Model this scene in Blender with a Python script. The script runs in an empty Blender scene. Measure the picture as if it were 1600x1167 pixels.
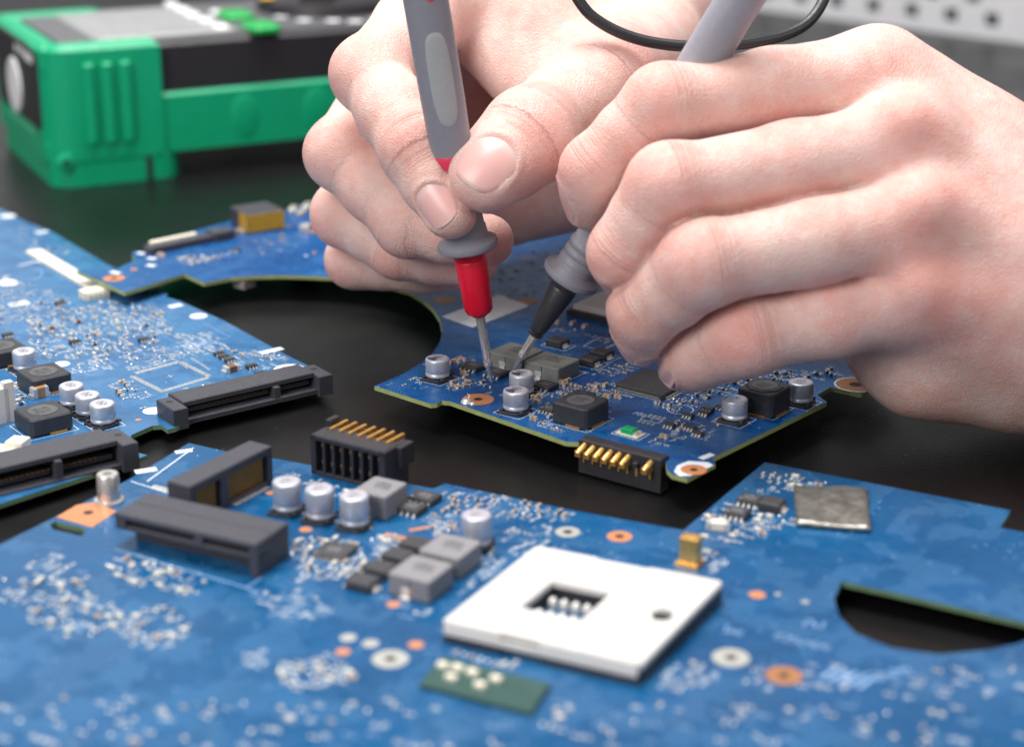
import bpy, bmesh, math, random
import numpy as np
from mathutils import Vector, Matrix
from mathutils.geometry import tessellate_polygon

S = 0.001                                   # everything below is written in millimetres
scene = bpy.context.scene
COL = scene.collection
R_ = math.radians
rng = random.Random(7)

# ------------------------------------------------------------------ camera
PITCH = R_(18.7); FPX = 2850.0; CX, CY = 800.0, 533.0; CAM_H = 168.0
cam_d = bpy.data.cameras.new('camera'); cam = bpy.data.objects.new('camera', cam_d); COL.objects.link(cam)
cam.location = (0, 0, CAM_H * S); cam.rotation_euler = (math.pi / 2 - PITCH, 0, 0)
cam_d.sensor_width = 36.0; cam_d.lens = FPX / 1600 * 36.0
cam_d.shift_y = -50.5 / 1600
cam_d.clip_start = 0.02; cam_d.clip_end = 20
cam_d.dof.use_dof = True; cam_d.dof.focus_distance = 0.459; cam_d.dof.aperture_fstop = 10.0
scene.camera = cam

# ------------------------------------------------------------------ world, lamps, exposure
world = bpy.data.worlds.new('World'); scene.world = world; world.use_nodes = True
bg = world.node_tree.nodes['Background']; bg.inputs[0].default_value = (0.97, 0.97, 1.0, 1); bg.inputs[1].default_value = 0.25

def area(name, loc, target, size, power, col=(1, 1, 1), size_y=None):
    d = bpy.data.lights.new(name, 'AREA'); d.energy = power; d.color = col
    d.shape = 'RECTANGLE'; d.size = size; d.size_y = size_y or size
    o = bpy.data.objects.new(name, d); COL.objects.link(o); o.location = loc
    o.rotation_euler = (Vector(target) - Vector(loc)).to_track_quat('-Z', 'Y').to_euler()
    return o
area('softbox_overhead', (-0.10, 0.62, 0.95), (0.02, 0.45, 0), 0.60, 15.5, (1, 0.985, 0.96))
area('softbox_front', (-0.55, -0.25, 0.60), (0.05, 0.45, 0.03), 0.5, 7.2, (1, 0.96, 0.92))
area('softbox_side', (0.75, 0.05, 0.55), (0.1, 0.45, 0.03), 0.45, 1.2, (0.97, 0.98, 1.0))
area('softbox_back', (-0.85, 1.95, 0.72), (-0.1, 0.45, 0.05), 1.0, 1.6, (0.97, 0.98, 1.0), 0.7)
scene.view_settings.view_transform = 'Standard'; scene.view_settings.look = 'None'
scene.view_settings.exposure = 0.04; scene.view_settings.gamma = 1.0
scene.cycles.use_denoising = True
scene.cycles.max_bounces = 8

# ------------------------------------------------------------------ helpers: points
_F = Vector((0, math.cos(PITCH), -math.sin(PITCH))); _U = Vector((0, math.sin(PITCH), math.cos(PITCH))); _R = Vector((1, 0, 0))
_C = Vector((0, 0, CAM_H))
def D(px, py, d):                           # a point at a given distance along the view axis
    return _C + d * (_F + (px - CX) / FPX * _R - (py - CY) / FPX * _U)
def W(px, py, z=0.0):                       # a point on the level plane z
    r = _F + (px - CX) / FPX * _R - (py - CY) / FPX * _U
    return _C + r * ((z - CAM_H) / r.z)

# ------------------------------------------------------------------ helpers: materials
def srgb(r, g, b):
    f = lambda c: (c / 255 / 12.92) if c <= 10 else ((c / 255 + 0.055) / 1.055) ** 2.4
    return (f(r), f(g), f(b), 1)
class NT:
    def __init__(s, name):
        s.m = bpy.data.materials.new(name); s.m.use_nodes = True; s.t = s.m.node_tree; s.b = s.t.nodes['Principled BSDF']
    def n(s, typ, **kw):
        x = s.t.nodes.new(typ)
        for k, v in kw.items():
            if k.startswith('_'): setattr(x, k[1:], v)
            else: x.inputs[k.replace('__', ' ')].default_value = v
        return x
    def l(s, a, b): s.t.links.new(a, b)
    def math(s, op, a, b=None, c=None):
        x = s.t.nodes.new('ShaderNodeMath'); x.operation = op
        for i, v in enumerate((a, b, c)):
            if v is None: continue
            if hasattr(v, 'is_output'): s.l(v, x.inputs[i])
            else: x.inputs[i].default_value = v
        return x.outputs[0]
    def mix(s, fac, a, b, mode='MIX'):
        x = s.t.nodes.new('ShaderNodeMix'); x.data_type = 'RGBA'; x.blend_type = mode
        for sock, v in ((x.inputs[0], fac), (x.inputs[6], a), (x.inputs[7], b)):
            if hasattr(v, 'is_output'): s.l(v, sock)
            else: sock.default_value = v
        return x.outputs[2]
    def coord(s, scale=1000.0):
        tc = s.t.nodes.new('ShaderNodeTexCoord'); mp = s.t.nodes.new('ShaderNodeMapping')
        mp.inputs['Scale'].default_value = (scale,) * 3; s.l(tc.outputs['Object'], mp.inputs[0]); return mp.outputs[0]
    def noise(s, vec, scale, detail=2.0, rough=0.5):
        x = s.t.nodes.new('ShaderNodeTexNoise'); x.inputs['Scale'].default_value = scale
        x.inputs['Detail'].default_value = detail; x.inputs['Roughness'].default_value = rough; s.l(vec, x.inputs['Vector']); return x.outputs[0]
    def ramp(s, v, lo, hi, a=0.0, b=1.0):
        x = s.t.nodes.new('ShaderNodeMapRange'); x.inputs[1].default_value = lo; x.inputs[2].default_value = hi
        x.inputs[3].default_value = a; x.inputs[4].default_value = b; s.l(v, x.inputs[0]); return x.outputs[0]
    def bump(s, h, strength, dist):
        x = s.t.nodes.new('ShaderNodeBump'); x.inputs['Strength'].default_value = strength; x.inputs['Distance'].default_value = dist
        s.l(h, x.inputs['Height']); s.l(x.outputs[0], s.b.inputs['Normal']); return x
    def set(s, **kw):
        for k, v in kw.items():
            i = s.b.inputs[k.replace('__', ' ')]
            if hasattr(v, 'is_output'): s.l(v, i)
            else: i.default_value = v
        return s
def plain(name, col, rough=0.5, metal=0.0, var=0.10, vs=0.6, bump=0.0, bs=3.0, rvar=0.1, spec=0.5):
    """a surface of one substance: slight mottling, uneven gloss, fine relief"""
    m = NT(name); v = m.coord(); nz = m.noise(v, vs, 4, 0.6)
    f = m.ramp(nz, 0.3, 0.7, 1 - var, 1 + var)
    x = m.t.nodes.new('ShaderNodeVectorMath'); x.operation = 'SCALE'; x.inputs[0].default_value = col[:3]; m.l(f, x.inputs['Scale'])
    m.l(x.outputs[0], m.b.inputs['Base Color'])
    m.set(Roughness=m.ramp(m.noise(v, vs * 2.3, 3), 0.3, 0.7, rough - rvar, rough + rvar), Metallic=metal)
    m.b.inputs['Specular IOR Level'].default_value = spec
    if bump: m.bump(m.noise(v, bs, 3), bump, 0.0001)
    return m.m

M = {}
M['black_plastic'] = plain('black_plastic', srgb(48, 48, 54), 0.42, bump=0.25, bs=6)
M['conn_grey'] = plain('connector_plastic', srgb(66, 66, 74), 0.45, bump=0.25, bs=5)
M['ferrite_black'] = plain('ferrite_black', srgb(52, 53, 58), 0.45, var=0.2, bump=0.35, bs=4)
M['ferrite_disc'] = plain('ferrite_disc', srgb(86, 86, 90), 0.6, var=0.25, vs=1.5, bump=0.5, bs=5)
M['ferrite_pale'] = plain('ferrite_pale', srgb(132, 131, 135), 0.5, var=0.06, bump=0.2, bs=5)
M['ferrite_grey'] = plain('ferrite_grey', srgb(116, 120, 118), 0.55, var=0.08, bump=0.2, bs=5)
M['chip'] = plain('chip_epoxy', srgb(58, 58, 62), 0.5, var=0.12, bump=0.3, bs=8)
M['ink_dark'] = plain('dark_ink', srgb(30, 30, 34), 0.6)
M['ink_pale'] = plain('pale_ink', srgb(150, 150, 152), 0.6)
M['alu'] = plain('can_aluminium', srgb(196, 200, 212), 0.40, 0.5, var=0.05, rvar=0.06)
M['can_top'] = plain('can_top', srgb(214, 212, 224), 0.32, 0.5, var=0.06)
M['ink_violet'] = plain('violet_ink', srgb(74, 68, 98), 0.5)
M['ink_blue'] = plain('blue_ink', srgb(70, 150, 205), 0.5)
M['solder'] = plain('solder', srgb(226, 224, 220), 0.3, 0.55, var=0.1, bump=0.3, bs=4)
M['tin'] = plain('tin', srgb(205, 200, 192), 0.35, 0.55, var=0.15, bump=0.2)
M['gold'] = plain('gold', srgb(228, 182, 108), 0.3, 0.7, var=0.12)
M['gold_dark'] = plain('contact_gold', srgb(176, 132, 72), 0.4, 0.6, var=0.1)
M['copper'] = plain('copper_pad', srgb(208, 138, 96), 0.42, 0.25, var=0.14, vs=1.2, bump=0.2)
M['copper_dark'] = plain('copper_ring', srgb(170, 118, 78), 0.45, 0.3, var=0.14, vs=1.2, bump=0.2)
M['silk'] = plain('silkscreen', srgb(222, 228, 234), 0.5, var=0.08, vs=3)
M['silk_soft'] = plain('silkscreen_thin', srgb(130, 165, 205), 0.45, var=0.15, vs=3)
M['pad_bare'] = plain('bare_pad', srgb(184, 186, 180), 0.35, 0.3, var=0.1, vs=3)
M['white_plastic'] = plain('white_plastic', srgb(212, 210, 207), 0.45, var=0.03)
M['cream_plastic'] = plain('cream_plastic', srgb(232, 226, 208), 0.5, var=0.05)
M['tan'] = plain('capacitor_ceramic', srgb(172, 132, 92), 0.45, var=0.22, vs=0.9)
M['brown'] = plain('brown_ceramic', srgb(122, 84, 62), 0.45, var=0.2, vs=0.9)
M['yellow_tape'] = plain('polyimide_tape', srgb(196, 150, 36), 0.3, var=0.15)
M['green_led'] = plain('green_lens', srgb(24, 160, 96), 0.25, var=0.1)
M['green_sub'] = plain('green_substrate', srgb(38, 76, 70), 0.4, var=0.1)
M['foil'] = plain('metal_foil', srgb(150, 148, 142), 0.38, 0.75, var=0.25, vs=0.25, bump=1.0, bs=0.8)
M['steel'] = plain('nickel_steel', srgb(222, 218, 214), 0.26, 0.75, var=0.03, vs=0.12, rvar=0.03)
M['probe_grey'] = plain('grey_rubber', srgb(136, 136, 146), 0.5, var=0.04, bump=0.12, bs=5)
M['probe_grip'] = plain('grip_rubber', srgb(164, 166, 168), 0.55, var=0.04, bump=0.12, bs=5)
M['probe_tail'] = plain('grey_handle_plastic', srgb(150, 150, 160), 0.36, var=0.04)
M['red'] = plain('red_plastic', srgb(218, 12, 48), 0.36, var=0.03)
M['pink_red'] = plain('red_rubber', srgb(222, 60, 92), 0.45, var=0.04)
M['cable'] = plain('cable_rubber', srgb(40, 42, 46), 0.38, var=0.08)
M['meter_green'] = plain('green_rubber', srgb(0, 168, 118), 0.42, var=0.04, vs=0.2)
M['meter_black'] = plain('meter_black', srgb(44, 42, 46), 0.45, var=0.08, vs=0.2)
M['meter_grey'] = plain('meter_grey', srgb(96, 96, 100), 0.4, var=0.05, vs=0.2)
M['lcd'] = plain('lcd_glass', srgb(172, 174, 174), 0.15, var=0.03, vs=0.1)
M['label_white'] = plain('white_print', srgb(240, 240, 242), 0.5, var=0.03)
M['button_green'] = plain('green_button', srgb(20, 170, 80), 0.4)
M['yellow'] = plain('yellow_mark', srgb(240, 190, 30), 0.5)
M['basket_hole_shade'] = plain('basket_shade_grey', srgb(136, 136, 138), 0.6)  # grey painted in for the shaded inside of the basket
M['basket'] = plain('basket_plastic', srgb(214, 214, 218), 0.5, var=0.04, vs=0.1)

def pcb_mat(name, dark, light, haze, seed, tw=0.2):
    m = NT(name); v0 = m.coord(); 
    off = m.t.nodes.new('ShaderNodeVectorMath'); off.operation = 'ADD'; m.l(v0, off.inputs[0]); off.inputs[1].default_value = (seed * 31.7, seed * 17.3, 0); v = off.outputs[0]
    vor = m.t.nodes.new('ShaderNodeTexVoronoi'); vor.distance = 'CHEBYCHEV'; vor.inputs['Scale'].default_value = 0.085; m.l(v, vor.inputs['Vector'])
    sepc = m.t.nodes.new('ShaderNodeSeparateColor'); m.l(vor.outputs['Color'], sepc.inputs[0])
    sx = m.t.nodes.new('ShaderNodeSeparateXYZ'); m.l(v, sx.inputs[0]); X, Y = sx.outputs[0], sx.outputs[1]
    diag = m.math('MULTIPLY', m.math('ADD', X, Y), 0.7071)
    pick = lambda a, b, f: m.math('ADD', m.math('MULTIPLY', a, m.math('SUBTRACT', 1.0, f)), m.math('MULTIPLY', b, f))
    c = pick(pick(X, Y, m.math('GREATER_THAN', sepc.outputs[0], 0.4)), diag, m.math('GREATER_THAN', sepc.outputs[0], 0.72))
    line = m.math('GREATER_THAN', m.math('PINGPONG', c, 0.38), 0.22)
    msk = m.math('MULTIPLY', m.math('GREATER_THAN', sepc.outputs[1], 0.35), m.math('GREATER_THAN', m.noise(v, 0.12, 2), 0.46))
    tr = m.math('MULTIPLY', line, msk)
    pour = m.ramp(m.noise(v, 0.05, 3, 0.55), 0.40, 0.60)
    base = m.mix(m.math('ADD', m.math('MULTIPLY', pour, 0.26), m.math('ADD', 0.2, m.math('MULTIPLY', m.math('GREATER_THAN', sepc.outputs[2], 0.5), 0.10))), dark, light)
    base = m.mix(m.math('MULTIPLY', tr, tw), base, srgb(104, 156, 200))
    # plated vias
    vv = m.t.nodes.new('ShaderNodeTexVoronoi'); vv.inputs['Scale'].default_value = 0.42; vv.inputs['Randomness'].default_value = 0.8; m.l(v, vv.inputs['Vector'])
    via = m.math('MULTIPLY', m.math('LESS_THAN', vv.outputs['Distance'], 0.13), m.math('GREATER_THAN', m.noise(v, 0.16, 2), 0.52))
    base = m.mix(m.math('MULTIPLY', via, 0.55), base, srgb(150, 185, 215))
    # dried flux and finger marks
    fl = m.ramp(m.noise(v, 0.045, 5, 0.65), 0.54, 0.70)
    base = m.mix(m.math('MULTIPLY', fl, haze), base, srgb(112, 130, 160))
    m.set(Base__Color=base, Roughness=m.math('ADD', m.ramp(m.noise(v, 0.2, 4), 0.3, 0.7, 0.20, 0.36), m.math('MULTIPLY', fl, 0.12)))
    m.b.inputs['Specular IOR Level'].default_value = 0.5
    h = m.math('ADD', m.math('MULTIPLY', tr, 0.5), m.math('MULTIPLY', m.noise(v, 1.6, 3), 0.5))
    m.bump(h, 0.35, 0.00005)
    return m.m
M['pcb_left'] = pcb_mat('blue_solder_mask_left', srgb(18, 80, 132), srgb(62, 122, 168), 0.25, 1, 0.34)
M['pcb_mid'] = pcb_mat('blue_solder_mask_mid', srgb(0, 62, 122), srgb(0, 92, 158), 0.10, 2)
M['pcb_front'] = pcb_mat('blue_solder_mask_front', srgb(0, 68, 112), srgb(0, 90, 142), 0.05, 3, 0.24)
M['pcb_edge'] = plain('fibreglass_edge', srgb(158, 170, 108), 0.6, var=0.15, vs=0.5)
M['pcb_edge_dark'] = plain('dark_fibreglass_edge', srgb(104, 134, 102), 0.6, var=0.15, vs=0.5)
M['hole'] = plain('hole_shade', srgb(40, 34, 28), 0.6)  # dark colour painted in for the shade inside holes

def table_mat():
    m = NT('black_table'); v = m.coord()
    nz = m.noise(v, 0.9, 4, 0.6)
    dv = m.t.nodes.new('ShaderNodeTexVoronoi'); dv.inputs['Scale'].default_value = 0.16; m.l(v, dv.inputs['Vector'])
    dust = m.math('MULTIPLY', m.math('LESS_THAN', dv.outputs['Distance'], 0.035), m.math('GREATER_THAN', m.noise(v, 0.05, 2), 0.5))
    tb = m.mix(m.ramp(m.noise(v, 0.02, 4), 0.35, 0.65), srgb(14, 13, 14), srgb(21, 20, 21)); tb = m.mix(m.math('MULTIPLY', dust, .6), tb, srgb(120, 118, 116))
    m.set(Base__Color=tb, Roughness=m.ramp(m.noise(v, 0.03, 5, 0.6), 0.3, 0.7, 0.27, 0.40))
    m.b.inputs['Specular IOR Level'].default_value = 0.34
    m.bump(nz, 0.35, 0.00022); return m.m
M['table'] = table_mat()

def skin_mat(name='skin'):
    m = NT(name); v = m.coord()
    at = lambda n: (lambda x: (setattr(x, 'attribute_name', n), x.outputs['Fac'])[1])(m.t.nodes.new('ShaderNodeAttribute'))
    red, crease, along, across = at('red'), at('crease'), at('along'), at('across')
    mott = m.ramp(m.math('ADD', m.math('MULTIPLY', m.noise(v, 0.07, 3, 0.6), 0.6), m.math('MULTIPLY', m.noise(v, 0.26, 4, 0.65), 0.4)), 0.40, 0.60)
    fine = m.ramp(m.noise(v, 0.5, 4, 0.65), 0.3, 0.7)
    base = m.mix(mott, (0.80, 0.585, 0.53, 1), (0.765, 0.435, 0.375, 1))
    base = m.mix(m.math('MULTIPLY', fine, 0.25), base, (0.84, 0.64, 0.585, 1))
    rr = m.math('MULTIPLY', red, m.ramp(m.noise(v, 0.16, 3), 0.25, 0.7, 0.55, 1.1))
    base = m.mix(rr, base, (0.72, 0.26, 0.22, 1))
    m.set(Base__Color=base, Roughness=m.ramp(m.noise(v, 0.4, 3), 0.3, 0.7, 0.42, 0.56))
    m.b.subsurface_method = 'RANDOM_WALK'
    m.b.inputs['Subsurface Weight'].default_value = 0.55
    m.b.inputs['Subsurface Radius'].default_value = (1.0, 0.36, 0.22)
    m.b.inputs['Subsurface Scale'].default_value = 0.0040
    m.b.inputs['Specular IOR Level'].default_value = 0.42
    cv = m.t.nodes.new('ShaderNodeCombineXYZ'); m.l(m.math('MULTIPLY', along, 0.85), cv.inputs[0]); m.l(m.math('MULTIPLY', across, 0.16), cv.inputs[1])
    wr = m.noise(cv.outputs[0], 1.0, 2.5, 0.6)
    cw = m.math('MULTIPLY', m.ramp(m.math('ABSOLUTE', m.math('SUBTRACT', wr, 0.5)), 0.0, 0.075), crease)
    skinlines = m.t.nodes.new('ShaderNodeTexVoronoi'); skinlines.feature = 'DISTANCE_TO_EDGE'; skinlines.inputs['Scale'].default_value = 1.3; m.l(v, skinlines.inputs['Vector'])
    cells = m.ramp(skinlines.outputs['Distance'], 0.0, 0.25)
    h = m.math('ADD', m.math('MULTIPLY', cw, 1.7), m.math('ADD', m.math('MULTIPLY', cells, 0.32), m.math('ADD', m.math('MULTIPLY', m.noise(v, 0.45, 4), 0.5), m.math('MULTIPLY', m.noise(v, 2.2, 2), 0.16))))
    m.bump(h, 0.85, 0.00036)
    return m.m
M['skin'] = skin_mat()
def nail_mat():
    m = NT('fingernail')
    a = m.t.nodes.new('ShaderNodeAttribute'); a.attribute_name = 'len'
    free = m.ramp(a.outputs['Fac'], 0.93, 0.99); lun = m.ramp(a.outputs['Fac'], -0.45, -0.75)
    base = m.mix(free, (0.76, 0.45, 0.42, 1), (0.82, 0.64, 0.56, 1)); base = m.mix(m.math('MULTIPLY', lun, 0.6), base, (0.80, 0.58, 0.54, 1))
    m.set(Base__Color=base, Roughness=0.33)
    m.b.inputs['Subsurface Weight'].default_value = 0.4; m.b.inputs['Subsurface Radius'].default_value = (1, .4, .3); m.b.inputs['Subsurface Scale'].default_value = 0.0015
    return m.m
M['nail'] = nail_mat()

# ------------------------------------------------------------------ helpers: meshes
class MB:
    """collects shapes (mm) and links them as ONE mesh"""
    def __init__(s): s.v = []; s.f = []; s.m = []; s.sm = []
    def add(s, vs, fs, mi=0, smooth=False, mat=None):
        o = len(s.v)
        if mat is not None: vs = [mat @ Vector(v) for v in vs]
        s.v += [tuple(v) for v in vs]; s.f += [tuple(o + i for i in f) for f in fs]; s.m += [mi] * len(fs); s.sm += [smooth] * len(fs)
    def prism(s, poly, z0, z1, mi=0, ch=0.0, smooth=False, mat=None, top_mi=None):
        n = len(poly); ar = sum(poly[i][0] * poly[(i + 1) % n][1] - poly[(i + 1) % n][0] * poly[i][1] for i in range(n))
        if ar < 0: poly = poly[::-1]
        rings = [[(x, y, z0) for x, y in poly]]
        if ch > 0:
            ins = []
            for i in range(n):
                a, b, c = Vector(poly[i - 1]), Vector(poly[i]), Vector(poly[(i + 1) % n])
                d1 = (b - a).normalized(); d2 = (c - b).normalized(); n1 = Vector((-d1.y, d1.x)); n2 = Vector((-d2.y, d2.x))
                bi = (n1 + n2); k = ch / max(0.3, 1 + n1.dot(n2)); ins.append((b.x + bi.x * k, b.y + bi.y * k))
            rings += [[(x, y, z1 - ch) for x, y in poly], [(x, y, z1) for x, y in ins]]
        else: rings += [[(x, y, z1) for x, y in poly]]
        vs = [p for r in rings for p in r]; fs = []
        for k in range(len(rings) - 1):
            fs += [(k * n + i, k * n + (i + 1) % n, (k + 1) * n + (i + 1) % n, (k + 1) * n + i) for i in range(n)]
        s.add(vs, fs + [tuple(range(n))[::-1]], mi, smooth, mat)
        t = (len(rings) - 1) * n
        o = len(s.v) - len(vs)
        s.f.append(tuple(o + t + i for i in range(n))); s.m.append(mi if top_mi is None else top_mi); s.sm.append(smooth)
    def box(s, cx, cy, z0, sx, sy, sz, mi=0, ch=0.0, rot=0.0, cr=0.0, mat=None, top_mi=None):
        hx, hy = sx / 2, sy / 2
        if cr > 0:
            p = []
            for (qx, qy, a0) in ((hx - cr, hy - cr, 0), (-hx + cr, hy - cr, 90), (-hx + cr, -hy + cr, 180), (hx - cr, -hy + cr, 270)):
                p += [(qx + cr * math.cos(R_(a0 + t)), qy + cr * math.sin(R_(a0 + t))) for t in (0, 30, 60, 90)]
        else: p = [(-hx, -hy), (hx, -hy), (hx, hy), (-hx, hy)]
        c, sn = math.cos(rot), math.sin(rot)
        s.prism([(cx + x * c - y * sn, cy + x * sn + y * c) for x, y in p], z0, z0 + sz, mi, ch, False, mat, top_mi)
    def lathe(s, prof, cx=0, cy=0, n=28, mi=0, cap0=True, cap1=True, mat=None):
        vs = [(cx + r * math.cos(2 * math.pi * i / n), cy + r * math.sin(2 * math.pi * i / n), z) for z, r in prof for i in range(n)]
        fs = [(k * n + i, k * n + (i + 1) % n, (k + 1) * n + (i + 1) % n, (k + 1) * n + i) for k in range(len(prof) - 1) for i in range(n)]
        if cap0: fs.append(tuple(range(n))[::-1])
        if cap1: fs.append(tuple((len(prof) - 1) * n + i for i in range(n)))
        s.add(vs, fs, mi, True, mat)
    def disc(s, cx, cy, r, z, mi=0, n=24, ry=None, ri=0.0):
        ry = ry or r
        out = [(cx + r * math.cos(2 * math.pi * i / n), cy + ry * math.sin(2 * math.pi * i / n), z) for i in range(n)]
        if ri > 0:
            inn = [(cx + ri * math.cos(2 * math.pi * i / n), cy + ri * math.sin(2 * math.pi * i / n), z) for i in range(n)]
            s.add(out + inn, [(i, (i + 1) % n, n + (i + 1) % n, n + i) for i in range(n)], mi)
        else: s.add(out, [tuple(range(n))], mi)
    def rect(s, cx, cy, sx, sy, z, mi=0, rot=0.0):
        c, sn = math.cos(rot) , math.sin(rot)
        s.add([(cx + x * c - y * sn, cy + x * sn + y * c, z) for x, y in ((-sx / 2, -sy / 2), (sx / 2, -sy / 2), (sx / 2, sy / 2), (-sx / 2, sy / 2))], [(0, 1, 2, 3)], mi)
    def line(s, x0, y0, x1, y1, w, z, mi=0):
        L = math.hypot(x1 - x0, y1 - y0)
        if L > 1e-6: s.rect((x0 + x1) / 2, (y0 + y1) / 2, L + w * 0.8, w, z, mi, math.atan2(y1 - y0, x1 - x0))
    def frame(s, cx, cy, sx, sy, w, z, mi=0):
        for a in (-1, 1): s.line(cx - sx / 2, cy + a * sy / 2, cx + sx / 2, cy + a * sy / 2, w, z, mi); s.line(cx + a * sx / 2, cy - sy / 2, cx + a * sx / 2, cy + sy / 2, w, z + 0.001, mi)
    def marks(s, x, y, n, h, z, mi=0, rot=0.0, w=None):
        """a row of small printed strokes"""
        w = w or h * 0.16; c, sn = math.cos(rot), math.sin(rot); g = h * 0.5
        for k in range(n):
            pts = [(0, 0), (g, 0), (g, h / 2), (g, h), (0, h), (0, h / 2)]
            seg = [(0, 1), (1, 2), (2, 3), (3, 4), (4, 5), (5, 0), (5, 2)]
            for a, b in rng.sample(seg, rng.randint(3, 5)):
                P = [(k * h * 0.78 + px - n * h * 0.39, py - h / 2) for px, py in (pts[a], pts[b])]
                Q = [(x + px * c - py * sn, y + px * sn + py * c) for px, py in P]
                s.line(*Q[0], *Q[1], w, z + 0.0005 * k, mi)
    def tube(s, path, r, n=12, mi=0, caps=True):
        P = [Vector(p) for p in path]; rs = r if isinstance(r, (list, tuple)) else [r] * len(P); vs = []; fs = []
        nrm = None
        for i, p in enumerate(P):
            t = (P[min(i + 1, len(P) - 1)] - P[max(i - 1, 0)]).normalized()
            nrm = (t.orthogonal() if nrm is None else nrm - t * nrm.dot(t)).normalized(); b = t.cross(nrm)
            vs += [p + rs[i] * (math.cos(2 * math.pi * k / n) * nrm + math.sin(2 * math.pi * k / n) * b) for k in range(n)]
        for i in range(len(P) - 1): fs += [(i * n + k, i * n + (k + 1) % n, (i + 1) * n + (k + 1) % n, (i + 1) * n + k) for k in range(n)]
        if caps: fs += [tuple(range(n))[::-1], tuple((len(P) - 1) * n + k for k in range(n))]
        s.add(vs, fs, mi, True)
    def mesh(s, name, mats, sharp=40):
        me = bpy.data.meshes.new(name); me.from_pydata([(x * S, y * S, z * S) for x, y, z in s.v], [], s.f)
        for k in mats: me.materials.append(M[k])
        me.polygons.foreach_set('material_index', s.m); me.polygons.foreach_set('use_smooth', s.sm)
        me.update()
        if any(s.sm): me.set_sharp_from_angle(angle=R_(sharp))
        return me
    def build(s, name, mats, parent=None, sharp=40):
        return link(name, s.mesh(name, mats, sharp), parent)
def link(name, me, parent=None, loc=(0, 0, 0), rz=0.0):
    o = bpy.data.objects.new(name, me); COL.objects.link(o); o.parent = parent
    o.location = (loc[0] * S, loc[1] * S, loc[2] * S); o.rotation_euler = (0, 0, rz); return o
def tag(o, label=None, cat=None, group=None, kind=None):
    for k, v in (('label', label), ('category', cat), ('group', group), ('kind', kind)):
        if v: o[k] = v
    return o
def spline(pts, n=8):
    P = [Vector(p) for p in pts]; P = [2 * P[0] - P[1]] + P + [2 * P[-1] - P[-2]]; out = []
    for i in range(1, len(P) - 2):
        for k in range(n):
            t = k / n; a, b, c, d = P[i - 1], P[i], P[i + 1], P[i + 2]
            out.append(0.5 * ((2 * b) + (c - a) * t + (2 * a - 5 * b + 4 * c - d) * t * t + (3 * b - 3 * c + d - a) * t ** 3))
    return out + [P[-2]]

# ------------------------------------------------------------------ the table
t = MB(); t.box(0, 620, -30, 2600, 1800, 30, 0, ch=1.5)
tag(t.build('table_surface', ['table']), 'black table top under the boards', None, None, 'structure')
# ------------------------------------------------------------------ hands: one smooth surface per hand, grown from a distance field
H_ = 0.65
class Field:
    def __init__(s, lo, hi):
        s.lo = np.array(lo, float); s.n = np.ceil((np.array(hi) - s.lo) / H_).astype(int) + 1
        s.ax = [(s.lo[k] + H_ * np.arange(s.n[k])).astype(np.float32) for k in range(3)]
    def new(s): return np.full(s.n, 25.0, np.float32)
    def seg(s, F, a, b, ra, rb, k=2.0, flat=None, pad=10.0):
        """round cone a-b joined to F with a smooth radius k; flat = (direction, factor) squashes its section"""
        a = np.array(a, np.float32); b = np.array(b, np.float32); rm = max(ra, rb) + pad
        lo = np.minimum(a, b) - rm; hi = np.maximum(a, b) + rm
        i0 = np.clip(np.floor((lo - s.lo) / H_).astype(int), 0, s.n); i1 = np.clip(np.ceil((hi - s.lo) / H_).astype(int) + 1, 0, s.n)
        if (i1 <= i0).any(): return
        sl = tuple(slice(i0[q], i1[q]) for q in range(3))
        X = s.ax[0][sl[0]][:, None, None] - a[0]; Y = s.ax[1][sl[1]][None, :, None] - a[1]; Z = s.ax[2][sl[2]][None, None, :] - a[2]
        ba = b - a; L2 = float(ba @ ba) + 1e-9
        if flat is not None:
            nv = np.array(flat[0], np.float32); nv = nv - ba * float(nv @ ba) / L2; nv /= np.linalg.norm(nv)
            q = (X * nv[0] + Y * nv[1] + Z * nv[2]) * (1 / flat[1] - 1); X = X + q * nv[0]; Y = Y + q * nv[1]; Z = Z + q * nv[2]
        t = np.clip((X * ba[0] + Y * ba[1] + Z * ba[2]) / L2, 0, 1)
        d = np.sqrt((X - t * ba[0]) ** 2 + (Y - t * ba[1]) ** 2 + (Z - t * ba[2]) ** 2) - (ra + (rb - ra) * t)
        f = F[sl]; h = np.maximum(k - np.abs(f - d), 0) / k
        F[sl] = np.minimum(f, d) - h * h * k * 0.25
def smin(a, b, k):
    h = np.maximum(k - np.abs(a - b), 0) / k
    return np.minimum(a, b) - h * h * k * 0.25
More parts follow.
